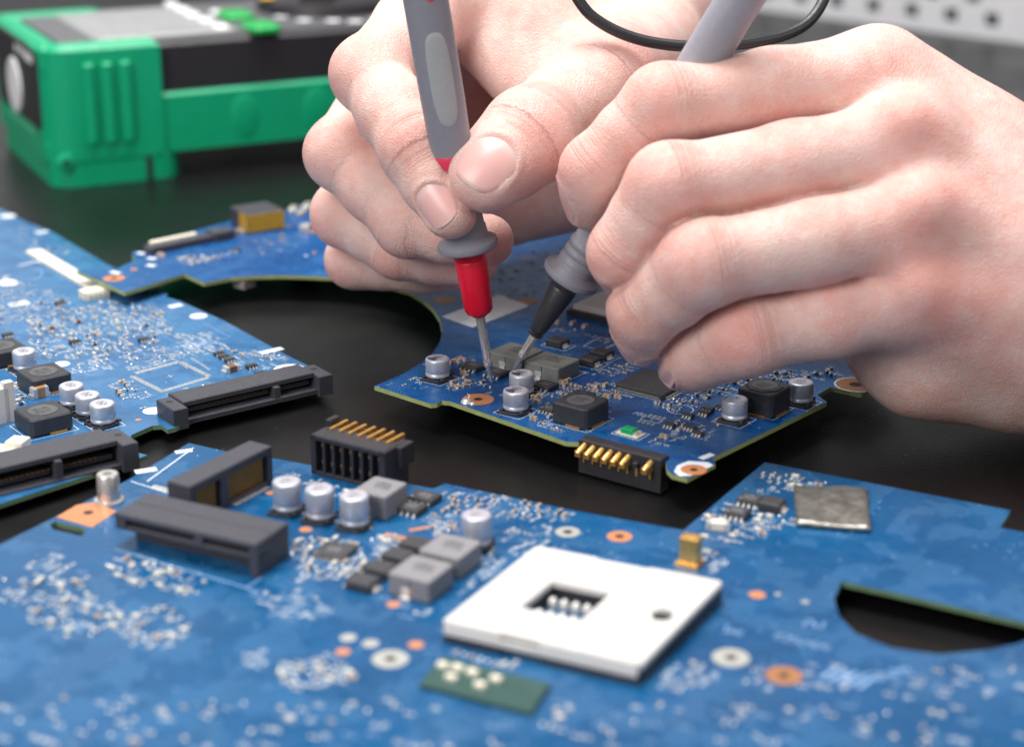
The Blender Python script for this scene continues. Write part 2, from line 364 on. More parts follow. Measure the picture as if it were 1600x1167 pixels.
def surface_net(F, lo):
    ins = F < 0
    c = np.zeros(np.array(F.shape) - 1, np.int8)
    for dx in (0, 1):
        for dy in (0, 1):
            for dz in (0, 1): c += ins[dx:F.shape[0] - 1 + dx, dy:F.shape[1] - 1 + dy, dz:F.shape[2] - 1 + dz]
    mixd = (c > 0) & (c < 8); idx = np.full(mixd.shape, -1, np.int32); cells = np.argwhere(mixd); idx[mixd] = np.arange(len(cells))
    acc = np.zeros((len(cells), 3)); cnt = np.zeros(len(cells))
    corners = [(x, y, z) for x in (0, 1) for y in (0, 1) for z in (0, 1)]
    for p in corners:
        for ax in range(3):
            if p[ax]: continue
            q = list(p); q[ax] = 1
            fa = F[cells[:, 0] + p[0], cells[:, 1] + p[1], cells[:, 2] + p[2]]; fb = F[cells[:, 0] + q[0], cells[:, 1] + q[1], cells[:, 2] + q[2]]
            cr = (fa < 0) != (fb < 0); t = np.where(cr, fa / np.where(cr, fa - fb, 1), 0)
            pos = np.array(p, float)[None, :].repeat(len(cells), 0); pos[:, ax] += t
            acc[cr] += pos[cr]; cnt[cr] += 1
    V = lo + H_ * (cells + acc / cnt[:, None]); quads = []
    for ax in range(3):
        u, w = (ax + 1) % 3, (ax + 2) % 3
        sa = [slice(None)] * 3; sb = [slice(None)] * 3; sa[ax] = slice(0, -1); sb[ax] = slice(1, None)
        A, B = ins[tuple(sa)], ins[tuple(sb)]; e = np.argwhere(A != B)
        e = e[(e[:, u] > 0) & (e[:, w] > 0) & (e[:, u] < F.shape[u] - 1) & (e[:, w] < F.shape[w] - 1)]
        g = lambda du, dw: (lambda z: (z.__setitem__((slice(None), u), z[:, u] - du), z.__setitem__((slice(None), w), z[:, w] - dw), idx[z[:, 0], z[:, 1], z[:, 2]])[2])(e.copy())
        q = np.stack([g(1, 1), g(0, 1), g(0, 0), g(1, 0)], 1); fl = ~A[e[:, 0], e[:, 1], e[:, 2]]; q[fl] = q[fl][:, ::-1]; quads.append(q)
    return V, np.concatenate(quads)
def smooth_verts(V, Q, it):
    E = np.concatenate([Q[:, [0, 1]], Q[:, [1, 2]], Q[:, [2, 3]], Q[:, [3, 0]]]); E = np.concatenate([E, E[:, ::-1]])
    deg = np.bincount(E[:, 0], minlength=len(V)).astype(float)[:, None]; deg[deg == 0] = 1
    for k in range(it):
        for lam in (0.5, -0.52):
            m = np.stack([np.bincount(E[:, 0], V[E[:, 1], c], len(V)) for c in range(3)], 1) / deg
            V = V + lam * (m - V)
    return V
def normals_of(V, Q):
    n = np.cross(V[Q[:, 2]] - V[Q[:, 0]], V[Q[:, 3]] - V[Q[:, 1]]); N = np.zeros_like(V)
    for k in range(4):
        for c in range(3): N[:, c] += np.bincount(Q[:, k], n[:, c], len(V))
    return N / (np.linalg.norm(N, axis=1)[:, None] + 1e-9)
def trilinear(F, lo, P):
    q = (P - lo) / H_; i = np.clip(np.floor(q).astype(int), 0, np.array(F.shape) - 2); t = q - i; r = 0
    for x in (0, 1):
        for y in (0, 1):
            for z in (0, 1):
                r = r + F[i[:, 0] + x, i[:, 1] + y, i[:, 2] + z] * (t[:, 0] if x else 1 - t[:, 0]) * (t[:, 1] if y else 1 - t[:, 1]) * (t[:, 2] if z else 1 - t[:, 2])
    return r
def unit(v): v = np.array(v, float); return v / np.linalg.norm(v)
def cdir(x, y, z): return np.array(_R * x + _U * y - _F * z)       # right, up, towards the camera

def make_hand(parent, name, fingers, palm, nails, red_spots, clip_lo, clip_hi):
    """fingers: chains of (point, radius); palm: round cones; nails: (finger, direction, half width, half length, shift)"""
    allp = [p for f in fingers for p, r in f['pts']] + [q for s in palm for q in s[:2]]
    P = np.array([list(p) for p in allp]); lo = np.maximum(P.min(0) - 40, clip_lo); hi = np.minimum(P.max(0) + 40, clip_hi)
    G = Field(lo, hi); base = G.new()
    for s in palm: G.seg(base, s[0], s[1], s[2], s[3], s[4], s[5] if len(s) > 5 else None, 16)
    full = base.copy(); prev = None; outside = np.clip((base - 0.5) / 4.0, 0, 1)
    for f in fingers:
        F = G.new(); pts = f['pts']
        for i in range(len(pts) - 1):
            fl = f.get('flat', {}).get(i)
            if i == 0 and f.get('fat', .5):
                mp = (pts[0][0] + pts[1][0]) / 2; mr = (pts[0][1] + pts[1][1]) / 2 + f.get('fat', .5)
                G.seg(F, pts[0][0], mp, pts[0][1], mr, 3.0); G.seg(F, mp, pts[1][0], mr, pts[1][1], 3.0)
            else:
                mp = (pts[i][0] + pts[i + 1][0]) / 2; mr = (pts[i][1] + pts[i + 1][1]) / 2 + .35
                G.seg(F, pts[i][0], mp, pts[i][1], mr, 3.0, fl); G.seg(F, mp, pts[i + 1][0], mr, pts[i + 1][1], 3.0, fl)
        for i in range(1, len(pts) - 1):                        # knuckles stand a little proud on the outside of the bend
            J, A, B = [np.array(pts[q][0]) for q in (i, i - 1, i + 1)]
            dr = unit(J - A) - unit(B - J); L = np.linalg.norm(dr)
            if L > 0.15: G.seg(F, J + dr / L * 1.1, J + dr / L * 1.1, pts[i][1] - 0.9, pts[i][1] - 0.9, 5.0)
        for e in f.get('extra', []): G.seg(F, e[0], e[1], e[2], e[3], e[4])
        nxt = smin(full, smin(F, base, f.get('web', 5.0)), 0.4)
        if prev is not None and f.get('groove', True): nxt = nxt + 1.2 * np.exp(-((F - prev) / 1.15) ** 2) * outside * (np.abs(nxt) < 6)   # the gap where two fingers lie side by side
        full = nxt; prev = F if prev is None else np.minimum(prev, F)
    for ax_ in range(3):                                       # take the grid's stair-steps out of the narrow gaps
        n_ = full.shape[ax_]; c_ = [slice(None)] * 3; a_ = list(c_); b_ = list(c_); c_[ax_], a_[ax_], b_[ax_] = slice(1, n_ - 1), slice(0, n_ - 2), slice(2, n_)
        q_ = full.copy(); q_[tuple(c_)] = 0.5 * full[tuple(c_)] + 0.25 * (full[tuple(a_)] + full[tuple(b_)]); full = q_
    V, Q = surface_net(full, G.lo); V = smooth_verts(V, Q, 2); N = normals_of(V, Q)
    # where each point lies along its nearest finger: for creases, and reddish knuckles
    best = np.full(len(V), 1e9); along = np.zeros(len(V)); across = np.zeros(len(V)); crease = np.zeros(len(V)); red = np.zeros(len(V))
    for f in fingers:
        pts = f['pts']; acc = 0.0
        joints = [np.array(p) for p, r in pts]
        for i in range(len(pts) - 1):
            a, b = joints[i], joints[i + 1]; ab = b - a; L = np.linalg.norm(ab); t = np.clip((V - a) @ ab / L ** 2, 0, 1)
            d = np.linalg.norm(V - (a + t[:, None] * ab), axis=1) - pts[i][1]; m = d < best
            best[m] = d[m]; along[m] = (acc + t * L)[m]
            side = np.cross(ab / L, N); across[m] = np.linalg.norm(side, axis=1)[m] * 3
            acc += L
        for i in range(1, len(pts) - 1):
            J = joints[i]; dr = unit(J - joints[i - 1]) - unit(joints[i + 1] - J)
            dr = dr / (np.linalg.norm(dr) + 1e-6); dd = np.linalg.norm(V - (J + dr * pts[i][1] * 0.8), axis=1)
            w = np.exp(-(dd / (pts[i][1] * 0.85)) ** 2); crease = np.maximum(crease, w); red = np.maximum(red, 0.52 * np.exp(-(dd / (pts[i][1] * 1.0)) ** 2))
        T = joints[-1]; dd = np.linalg.norm(V - T, axis=1); red = np.maximum(red, 0.42 * np.exp(-(dd / (pts[-1][1] * 1.5)) ** 2))
    for p, r, w in red_spots: red = np.maximum(red, w * np.exp(-(np.linalg.norm(V - np.array(p), axis=1) / r) ** 2))
    # nail folds
    frames = []
    for fi, nd, hw, hl, sh in nails:
        pts = fingers[fi]['pts']; a, b = np.array(pts[-2][0]), np.array(pts[-1][0]); ax = unit(b - a); n = unit(nd - ax * (nd @ ax)); lat = np.cross(n, ax)
        c = b + ax * sh; frames.append((ax, n, lat, c, hw, hl, pts[-1][1]))
        rel = V - c; s_, t_, h_ = rel @ ax / hl, rel @ lat / hw, rel @ n
        q = (np.abs(s_) ** 2.5 + np.abs(t_) ** 2.5) ** (1 / 2.5); near = (h_ > 0) & (np.linalg.norm(rel, axis=1) < 18)
        fold = 0.38 * np.exp(-((q - 1.14) / 0.13) ** 2) * np.clip(1.3 - 1.0 * s_, 0, 1) - 0.45 * np.clip((1.02 - q) / 0.12, 0, 1)
        V = V + N * (fold * near)[:, None]; crease = np.where(near & (q < 1.3), crease * 0.2, crease)
    me = bpy.data.meshes.new(name); me.from_pydata((V * S).tolist(), [], Q.tolist()); me.materials.append(M['skin'])
    me.polygons.foreach_set('use_smooth', np.ones(len(Q), bool))
    for k, arr in (('red', red), ('crease', crease), ('along', along), ('across', across)):
        at = me.attributes.new(k, 'FLOAT', 'POINT'); at.data.foreach_set('value', arr.astype(np.float32))
    me.update(); o = link(name, me, parent)
    for ax, n, lat, c, hw, hl, tr in frames:
        U_, V_ = 18, 22; P0 = []; ln = []
        for i in range(V_ + 1):
            for j in range(U_ + 1):
                x, y = 2 * j / U_ - 1, 2 * i / V_ - 1
                k = max(abs(x), abs(y)); q3 = (abs(x) ** 2.5 + abs(y) ** 2.5) ** (1 / 2.5); f_ = (k / q3) if q3 > 1e-6 else 1
                x, y = x * f_, y * f_; P0.append(c + lat * x * hw + ax * y * hl + n * (tr + 8)); ln.append(y)
        P0 = np.array(P0); X = P0.copy()
        for _ in range(40): X = X - n * np.maximum(np.minimum(trilinear(full, G.lo, X), 1.5), -1.5)[:, None] * 0.8
        # keep the plate a smooth arch
        depth = (X - c) @ n; J = ((P0 - c) @ lat) / hw; K = ((P0 - c) @ ax) / hl
        Aq = np.stack([np.ones_like(J), J, J ** 2, K, K ** 2, J ** 4, J * K], 1); co = np.linalg.lstsq(Aq, depth, rcond=None)[0]; dep = Aq @ co
        rr = (np.abs(J) ** 2.5 + np.abs(K) ** 2.5) ** (1 / 2.5)
        X = c + lat * (J * hw)[:, None] + ax * (K * hl)[:, None] + n * (dep + 0.02 + 0.16 * (1 - rr ** 2))[:, None]
        lowr = X - n * 0.7; nn = len(X); fs = []
        for i in range(V_):
            for j in range(U_): a_ = i * (U_ + 1) + j; fs.append((a_, a_ + 1, a_ + U_ + 2, a_ + U_ + 1))
        rim = [j for j in range(U_)] + [i * (U_ + 1) + U_ for i in range(V_)] + [V_ * (U_ + 1) + j for j in range(U_, 0, -1)] + [i * (U_ + 1) for i in range(V_, 0, -1)]
        for q in range(len(rim)): a_, b_ = rim[q], rim[(q + 1) % len(rim)]; fs.append((b_, a_, nn + a_, nn + b_))
        nm = bpy.data.meshes.new('fingernail'); nm.from_pydata((np.concatenate([X, lowr]) * S).tolist(), [], fs); nm.materials.append(M['nail'])
        nm.polygons.foreach_set('use_smooth', np.ones(len(fs), bool)); at = nm.attributes.new('len', 'FLOAT', 'POINT'); at.data.foreach_set('value', np.array(ln + ln, np.float32))
        bmx = bmesh.new(); bmx.from_mesh(nm); bmesh.ops.recalc_face_normals(bmx, faces=bmx.faces); bmx.to_mesh(nm); bmx.free()
        nm.set_sharp_from_angle(angle=R_(50)); link('fingernail', nm, o)
    return o

person = bpy.data.objects.new('person', None); COL.objects.link(person)
tag(person, 'person seen only by two bare hands pinching the red and black test probes', 'person')
J = lambda *a: (D(a[0], a[1], a[2]), a[3])
# the hand on the red probe
RF = [
    dict(pts=[J(712, -22, 502, 11.5), J(579, 116, 470, 9.2), J(652, 234, 451, 8.7), J(704, 330, 444, 6.9)], web=6, flat={2: (cdir(-.5, .2, 1), 0.93)}),
    dict(pts=[J(670, 40, 522, 11), J(536, 240, 486, 9.1), J(640, 345, 477, 8.5), J(762, 376, 470, 6.8)], web=4),
    dict(pts=[J(670, 130, 535, 10.5), J(542, 334, 503, 8.6), J(626, 384, 496, 8.0), J(740, 412, 490, 6.6)], web=4),
    dict(pts=[J(690, 230, 545, 9.5), J(556, 405, 518, 7.4), J(640, 415, 515, 6.8), J(700, 424, 512, 5.6)], web=4),
    dict(pts=[J(1010, 80, 535, 15), J(950, 128, 484, 12.6), J(828, 214, 452, 11.5), J(758, 277, 441, 9.4)], web=10, flat={2: (cdir(-.35, .25, 1), 0.92)}),
]
Dv = lambda x, y, d: D(x, y, d)
RP = [
    (Dv(712, -22, 505), Dv(1000, 0, 575), 13, 22, 10), (Dv(670, 40, 525), Dv(1000, 20, 580), 13, 20, 10),
    (Dv(670, 130, 538), Dv(1000, 60, 585), 12, 20, 10), (Dv(690, 230, 548), Dv(1000, 100, 585), 12, 18, 10),
    (Dv(1010, 80, 540), Dv(1000, 30, 580), 16, 24, 12), (Dv(740, -20, 512), Dv(930, 110, 505), 8, 9, 10),
    (Dv(735, 30, 505), Dv(855, 175, 488), 10, 8, 10), (Dv(790, -20, 505), Dv(905, 130, 492), 11, 10, 10), (Dv(850, 0, 515), Dv(930, 100, 500), 11, 11, 10),
    (Dv(740, 200, 545), Dv(960, 120, 550), 14, 18, 10), (Dv(790, 305, 535), Dv(930, 240, 550), 15, 22, 10),
    (Dv(985, 20, 580), Dv(1010, -170, 660), 25, 30, 14),
]
make_hand(person, 'right_hand', RF, RP,
          [(0, cdir(-.55, -.05, 1), 4.7, 5.3, -0.6), (4, cdir(-.30, -.06, 1), 6.4, 6.7, 1.7)],
          [(Dv(860, 60, 505), 16, .35), (Dv(640, 250, 455), 10, .25)], (-130, 380, -2), (140, 720, 230))
# the hand on the black probe
LF = [
    dict(pts=[J(1368, 122, 440, 11.0), J(1038, 166, 428, 8.9), J(936, 268, 434, 8.2), J(922, 320, 441, 6.4)], web=6, fat=.2),
    dict(pts=[J(1425, 228, 428, 11.0), J(1048, 294, 419, 9.5), J(982, 394, 428, 8.5), J(988, 432, 442, 7.0)], web=6, fat=.2),
    dict(pts=[J(1440, 345, 422, 11.0), J(1098, 412, 415, 9.7), J(1012, 482, 428, 8.2), J(1004, 532, 440, 6.2)], web=6, fat=.2),
    dict(pts=[J(1425, 462, 426, 10.5), J(1168, 522, 423, 8.9), J(1100, 546, 434, 8.2), J(1068, 571, 442, 6.4)], web=6, fat=.3),
    dict(pts=[J(1330, 300, 480, 14), J(1180, 240, 478, 11), J(1060, 300, 470, 10), J(962, 375, 468, 8)], web=8, groove=False),
]
LP = [
    (Dv(1370, 124, 444), Dv(1690, 400, 444), 12.5, 24, 12), (Dv(1425, 225, 431), Dv(1690, 430, 436), 12.2, 23, 12),
    (Dv(1440, 340, 425), Dv(1690, 460, 433), 12.2, 23, 12), (Dv(1425, 458, 429), Dv(1690, 500, 434), 11.8, 23, 12),
    (Dv(1330, 300, 478), Dv(1690, 460, 452), 14, 22, 12), (Dv(1415, 520, 445), Dv(1560, 560, 446), 12, 15, 12), (Dv(1392, 530, 443), Dv(1440, 562, 445), 8.6, 10.8, 12), (Dv(1440, 562, 445), Dv(1570, 572, 446), 10.2, 11.2, 12),
    (Dv(1400, 440, 455), Dv(1650, 500, 450), 15, 22, 12), (Dv(1690, 450, 440), Dv(2050, 520, 425), 29, 34, 14),
    (Dv(1372, 200, 455), Dv(1400, 430, 450), 13, 13, 10), (Dv(1395, 180, 440), Dv(1440, 440, 430), 11, 11, 12), (Dv(1500, 260, 440), Dv(1530, 460, 434), 13, 15, 12),
    (Dv(1408, 192, 419), Dv(1436, 206, 421), 6.0, 5.2, 8), (Dv(1440, 322, 413), Dv(1470, 334, 416), 6.0, 5.2, 8), (Dv(1434, 446, 417), Dv(1462, 456, 419), 6.0, 5.2, 8), (Dv(1362, 108, 432), Dv(1390, 118, 434), 6.5, 5.5, 7),
    (Dv(1440, 206, 420), Dv(1640, 380, 424), 4, 4, 9), (Dv(1470, 334, 416), Dv(1650, 430, 418), 4, 4, 9), (Dv(1462, 456, 419), Dv(1650, 480, 418), 4, 4, 9),
]
make_hand(person, 'left_hand', LF, LP,
          [(0, cdir(-1, -.15, .25), 4.4, 5.2, -1.6), (2, cdir(-1, -.2, .6), 4.3, 4.8, -1.0), (3, cdir(-1, -.4, .6), 4.0, 4.6, -1.4)],
          [(Dv(1430, 205, 414), 13, .5), (Dv(1465, 330, 408), 13, .5), (Dv(1462, 455, 412), 15, .5), (Dv(1320, 500, 414), 9, .2), (Dv(1380, 100, 430), 12, .25),
           (Dv(1250, 220, 425), 10, .3), (Dv(1240, 340, 420), 10, .3), (Dv(1280, 440, 420), 10, .3)], (0, 330, 1.0), (300, 560, 230))

# ------------------------------------------------------------------ test probes
def axis_frame(tip, top):
    z = (Vector(top) - Vector(tip)).normalized(); x = (_F - z * _F.dot(z)).normalized() * -1; y = z.cross(x)   # x faces the camera
    e = bpy.data.objects.new('x', None); COL.objects.link(e)
    m = Matrix((x, y, z)).transposed().to_4x4(); m.translation = Vector(tip) * S; e.matrix_world = m; return e
def rounded(z, r0, r1, h, n=5): return [(z + h * math.sin(t * math.pi / 2 / n), r1 + (r0 - r1) * math.cos(t * math.pi / 2 / n)) for t in range(n + 1)]
def prof(*pts): return list(pts)
def patch(mb, z0, z1, ang, half, rfun, off, mi=0, nu=14, nv=26, p=2.6):
    """a raised inlay on a round handle"""
    vs = []; fs = []
    for i in range(nv + 1):
        for j in range(nu + 1):
            x, y = 2 * j / nu - 1, 2 * i / nv - 1; k = max(abs(x), abs(y)); q = (abs(x) ** p + abs(y) ** p) ** (1 / p); f = k / q if q > 1e-6 else 1
            x, y = x * f, y * f; z = (z0 + z1) / 2 + y * (z1 - z0) / 2; a = ang + x * half
            r = rfun(z) + off * (1 - max(abs(x), abs(y)) ** 8) - (0.25 if k > .999 else 0); vs.append((r * math.cos(a), r * math.sin(a), z))
    for i in range(nv):
        for j in range(nu): b = i * (nu + 1) + j; fs.append((b, b + 1, b + nu + 2, b + nu + 1))
    mb.add(vs, fs, mi, True)
def probe(name, tip, top, label, sleeve, length, cat='test probe', tail='probe_grey', dz=0.0, tp=0.0):
    e = axis_frame(tip, top); e.name = name; tag(e, label, cat)
    b = MB(); b.lathe([(0, 0.18), (0.8, 0.45), (4.2, 0.78), (4.6, 1.0), (5.0, 1.22), (6.4, 1.22), (6.8, 1.05), (7.4, 1.12), (21 + dz, 1.2)], n=20); b.build('metal_tip', ['steel'], e)
    sh = lambda L: [(z + dz, q) for z, q in L]
    b = MB(); b.lathe(sh([(18.6, 1.3), (18.7, 1.9), (19.4, 2.05), (19.6, 3.1 - tp), (20.3, 3.5 - tp), (22, 3.72 - tp), (33.5, 4.05 - tp * .3), (34.0, 3.8 - tp * .3), (34.6, 4.1 - tp * .3), (37, 4.2 - tp * .3)]), n=32, cap1=False); b.build('sleeve', [sleeve], e)
    b = MB(); b.lathe(sh([(36.4, 4.3), (36.6, 6.6), (37.1, 7.4), (37.9, 7.65), (38.7, 7.4), (39.1, 6.6), (40.0, 5.5), (42.5, 5.2), (43.0, 4.95), (45.0, 4.85), (46, 4.7)]), n=36); b.build('finger_guard', ['probe_grey'], e)
    rf = lambda z: 4.7 + 0.65 * min(1, max(0, (z - 46) / 30))
    b = MB(); b.lathe([(z, rf(z)) for z in np.linspace(45 + dz, length - 2, 24)] + [(length - 1, 5.0), (length, 4.2)], n=36); h = b.build('handle', [tail], e)
    return e, rf, h
red, rf, h = probe('test_probe', D(768, 598, 466), D(641, -140, 421), 'grey test probe with bright red sleeve, held between thumb and index finger', 'red', 135)
b = MB(); patch(b, 69, 93, 0.12, 0.62, rf, 0.22); b.build('grip_inlay', ['probe_grip'], h)
b = MB(); patch(b, 99, 116, 0.25, 0.45, rf, 0.2, p=2.0); b.build('red_inlay', ['pink_red'], h)
b = MB(); b.lathe([(58.5, 5.02), (58.7, 5.15), (61.6, 5.2), (61.8, 5.1)], n=36, cap0=False, cap1=False); b.build('red_band', ['pink_red'], h)
blk, rf2, h2 = probe('test_probe', D(801, 580, 471), D(1196, -66, 419), 'test probe with black sleeve and plain grey handle', 'black_plastic', 128, tail='probe_tail', dz=-6.5, tp=1.4)
b = MB()
for k in range(3): b.lathe([(z_ - 6.5, q_) for z_, q_ in [(41.0 + k * 2.4, 5.0 - k * .08), (41.5 + k * 2.4, 5.4 - k * .1), (42.6 + k * 2.4, 5.35 - k * .1), (43.1 + k * 2.4, 4.9 - k * .08)]], n=32, cap0=False, cap1=False)
b.build('grip_rings', ['probe_grey'], blk)
b = MB(); b.tube(spline([D(890, -20, 470), D(925, 26, 470), D(985, 58, 470), D(1060, 72, 471), D(1150, 70, 474), D(1235, 52, 480), D(1280, 14, 485), D(1304, -60, 490)], 10), 1.5, 14)
tag(b.build('test_lead', ['cable']), 'black rubber cable hanging in a loop behind the grey probe handle', 'cable')

# ------------------------------------------------------------------ multimeter
mo = W(97, 295, 0); md = math.atan2(.445, .896)
meter = bpy.data.objects.new('multimeter', None); COL.objects.link(meter); meter.location = mo * S; meter.rotation_euler = (0, 0, md)
tag(meter, 'green and black handheld multimeter lying behind the boards', 'multimeter')
L_, Wd, B0, T0 = 196, 92, 10, 53
def rrect(x0, y0, x1, y1, r, n=5):
    out = []
    for cx, cy, a0 in ((x1 - r, y1 - r, 0), (x0 + r, y1 - r, 90), (x0 + r, y0 + r, 180), (x1 - r, y0 + r, 270)): out += [(cx + r * math.cos(R_(a0 + 90 * k / n)), cy + r * math.sin(R_(a0 + 90 * k / n))) for k in range(n + 1)]
    return out
b = MB(); b.prism(rrect(3, 2.4, L_ - 2, Wd - 2.4, 8), B0 + 6, T0 - 0.8, 0, ch=1.5); b.build('body', ['meter_black'], meter)
b = MB(); b.prism(rrect(0, 0, L_, Wd, 10), B0, 33, 0, ch=1.2)
b.prism([(41, -1.2), (41, 9), (4, 9), (4, 22), (-4, 22)] + [(8 + 12 * math.cos(R_(180 + 15 * k)), 10.8 + 12 * math.sin(R_(180 + 15 * k))) for k in range(7)], B0 - 0.2, T0 + 1.0, 0, ch=2.2); b.prism(rrect(-4, Wd - 14, 41, Wd + 1.2, 6), B0 - 0.2, T0 + 1.0, 0, ch=2.2)
b.prism(rrect(-3.6, 4, 5, Wd - 4, 2), T0 - 8, T0 + 0.9, 0, ch=1.8); b.prism(rrect(-3.6, 4, 8, Wd - 4, 3), B0, B0 + 8, 0, ch=2)
holster = b.build('holster', ['meter_green'], meter)
for x in (13, 20, 27):
    b = MB(); b.prism(rrect(x - 2.2, -3.6, x + 2.2, 1, 1.6), 17, 47, 0, ch=.6); b.build('rib', ['meter_green'], holster)
for x in (74, 104, 134):
    b = MB(); b.lathe([(0, 8), (.5, 7.6), (.9, 6)], mat=Matrix.Translation((x, 0.6, 21)) @ Matrix.Rotation(R_(90), 4, 'X') @ Matrix.Diagonal((.8, 1.25, 1, 1))); b.build('grip_dent', ['meter_green'], holster)
b = MB(); b.prism(rrect(-3, -0.8, 48, Wd + .8, 9), 0, B0 + 0.4, 0, ch=1.5); b.prism(rrect(140, 2, 190, Wd - 2, 9), 0, B0 - .4, 0, ch=1.5); b.prism(rrect(33, -2.0, 35, 0.5, .6), 0.5, 9, 1)
b.build('foot', ['meter_green', 'meter_black'], meter)
b = MB(); b.lathe([(0, 3.6), (1.2, 3.4), (1.6, 2.6)], cx=0, cy=0, mat=Matrix.Translation((2, -0.4, 10)) @ Matrix.Rotation(R_(90), 4, 'X')); b.lathe([(1.3, 1.3), (1.75, 1.2)], mi=1, mat=Matrix.Translation((2, -0.4, 10)) @ Matrix.Rotation(R_(90), 4, 'X')); b.build('hinge_pin', ['meter_green', 'meter_black'], meter)
end = MB(); E = Matrix.Translation((-3.2, 0, 0)) @ Matrix(((0, 0, -1, 0), (1, 0, 0, 0), (0, 1, 0, 0), (0, 0, 0, 1)))
end.prism(rrect(8, 20, Wd - 8, 52, 5), -3, 1.2, 0, ch=.8, mat=E); ep = end.build('end_panel', ['meter_black'], meter)
b = MB(); b.prism([(49 + 11.5 * math.cos(a / 14 * math.pi), 32 + 11 * math.sin(a / 14 * math.pi)) for a in range(28)], 1, 2.2, 0, ch=.6, mat=E); b.build('sensor_window', ['label_white'], ep)
b = MB()
for q in range(3): b.prism(rrect(14 + q * 5, 45.5, 17.5 + q * 5, 49, .5, 2), 1, 1.4, 0, mat=E)
for q in range(2): b.prism(rrect(30 + q * 9, 46, 35 + q * 9, 49.5, 2, 3), 1, 1.4, 0, mat=E)
b.build('symbol', ['label_white'], ep)
b = MB(); b.prism(rrect(5.5, 5, L_ - 4, Wd - 5, 6), T0 - 2, T0 + 0.6, 0, ch=.4); fp = b.build('face_plate', ['meter_grey'], meter)
b = MB(); b.prism(rrect(20, 10, 76, Wd - 12, 3), T0, T0 + 0.9, 0, ch=.3); b.build('lcd_screen', ['lcd'], fp)
def MT(px, py): 
    p = W(px, py, T0 + .6) - mo; c, s_ = math.cos(-md), math.sin(-md); return (p.x * c - p.y * s_, p.x * s_ + p.y * c)
for px, py in ((268, 9), (285, 17), (300, 25), (322, 34), (345, 44), (340, 22)):
    x, y = MT(px, py); b = MB(); b.prism(rrect(x - 2.6, y - 4.5, x + 2.6, y + 4.5, 2), T0 + .4, T0 + 1.8, 0, ch=.6); b.build('button', ['label_white'], fp)
for px, py in ((368, 28), (408, 46)):
    x, y = MT(px, py); b = MB(); b.prism(rrect(x - 6, y - 9, x + 6, y + 9, 3), T0 + .4, T0 + 2.8, 0, ch=.8); b.build('button', ['button_green'], fp)
x, y = MT(510, 12); b = MB(); b.lathe([(T0, 30), (T0 + 5, 29), (T0 + 6, 26)], x, y, 40); b.box(x, y, T0 + 5.5, 50, 12, 7, 0, ch=2, rot=1.0); dial = b.build('dial', ['meter_black'], fp)
b = MB(); b.disc(x - 27, y - 2, 3.4, T0 + 6.5, 0); b.build('pointer_mark', ['yellow'], dial)
b = MB()
for px, py in ((440, 27), (475, 32), (520, 33), (555, 34), (590, 30), (430, 14)):
    xx, yy = MT(px, py); b.disc(xx, yy, 3.2, T0 + .7, 0, 16)
b.build('dial_print', ['label_white'], fp)

# ------------------------------------------------------------------ perforated white basket at the back
p0, p1 = W(1195, 17, 0), W(1625, 72, 0); bd = p1 - p0; ln_ = bd.length; ba = math.atan2(bd.y, bd.x)
bk = bpy.data.objects.new('plastic_basket', None); COL.objects.link(bk); bk.location = p0 * S; bk.rotation_euler = (0, 0, ba)
tag(bk, 'white plastic basket with rows of square holes at the far edge of the table', 'basket')
pitch = 26.0; ht = 100
def holed(xa, xb):
    polys = [[Vector((xa, 0, 0)), Vector((xb, 0, 0)), Vector((xb, ht, 0)), Vector((xa, ht, 0))]]
    r = 0
    while 9 + r * 12 < ht - 8:
        x = xa + 14 + (r % 2) * pitch / 2
        while x < xb - 26: polys.append([Vector(q + (0,)) for q in ((x - 4.4, 7 + r * 12), (x - 4.4, 14.5 + r * 12), (x + 4.4, 14.5 + r * 12), (x + 4.4, 7 + r * 12))]); x += pitch
        r += 1
    return polys
def wall_holed(name, polys, th, mat):
    flat = [v for p in polys for v in p]; n = len(flat); tri = tessellate_polygon(polys)
    vs = [(v.x, 0, v.y) for v in flat] + [(v.x, th, v.y) for v in flat]; fs = [tuple(t) for t in tri] + [tuple(n + i for i in t[::-1]) for t in tri]
    o = 0
    for p in polys:
        k = len(p); fs += [(o + i, o + (i + 1) % k, n + o + (i + 1) % k, n + o + i) for i in range(k)]; o += k
    b = MB(); b.add(vs, fs, 0); return b.build(name, [mat], bk)
wall_holed('front_panel', holed(-40, ln_ - 3), 2.5, 'basket')
b = MB(); b.box(ln_ / 2 - 20, 30, 0, ln_ + 40, 2.5, ht); b.build('hole_shade_sheet', ['basket_hole_shade'], bk)  # sheet added behind the holes; its grey stands for the shade inside
b = MB(); b.box(ln_ - 1.2, 80, 0, 2.4, 162, ht + 1); b.build('side_panel', ['basket'], bk)
b = MB(); b.box(ln_ / 2 - 20, 80, 0.2, ln_ + 34, 155, 2); b.build('bottom_panel', ['basket'], bk)
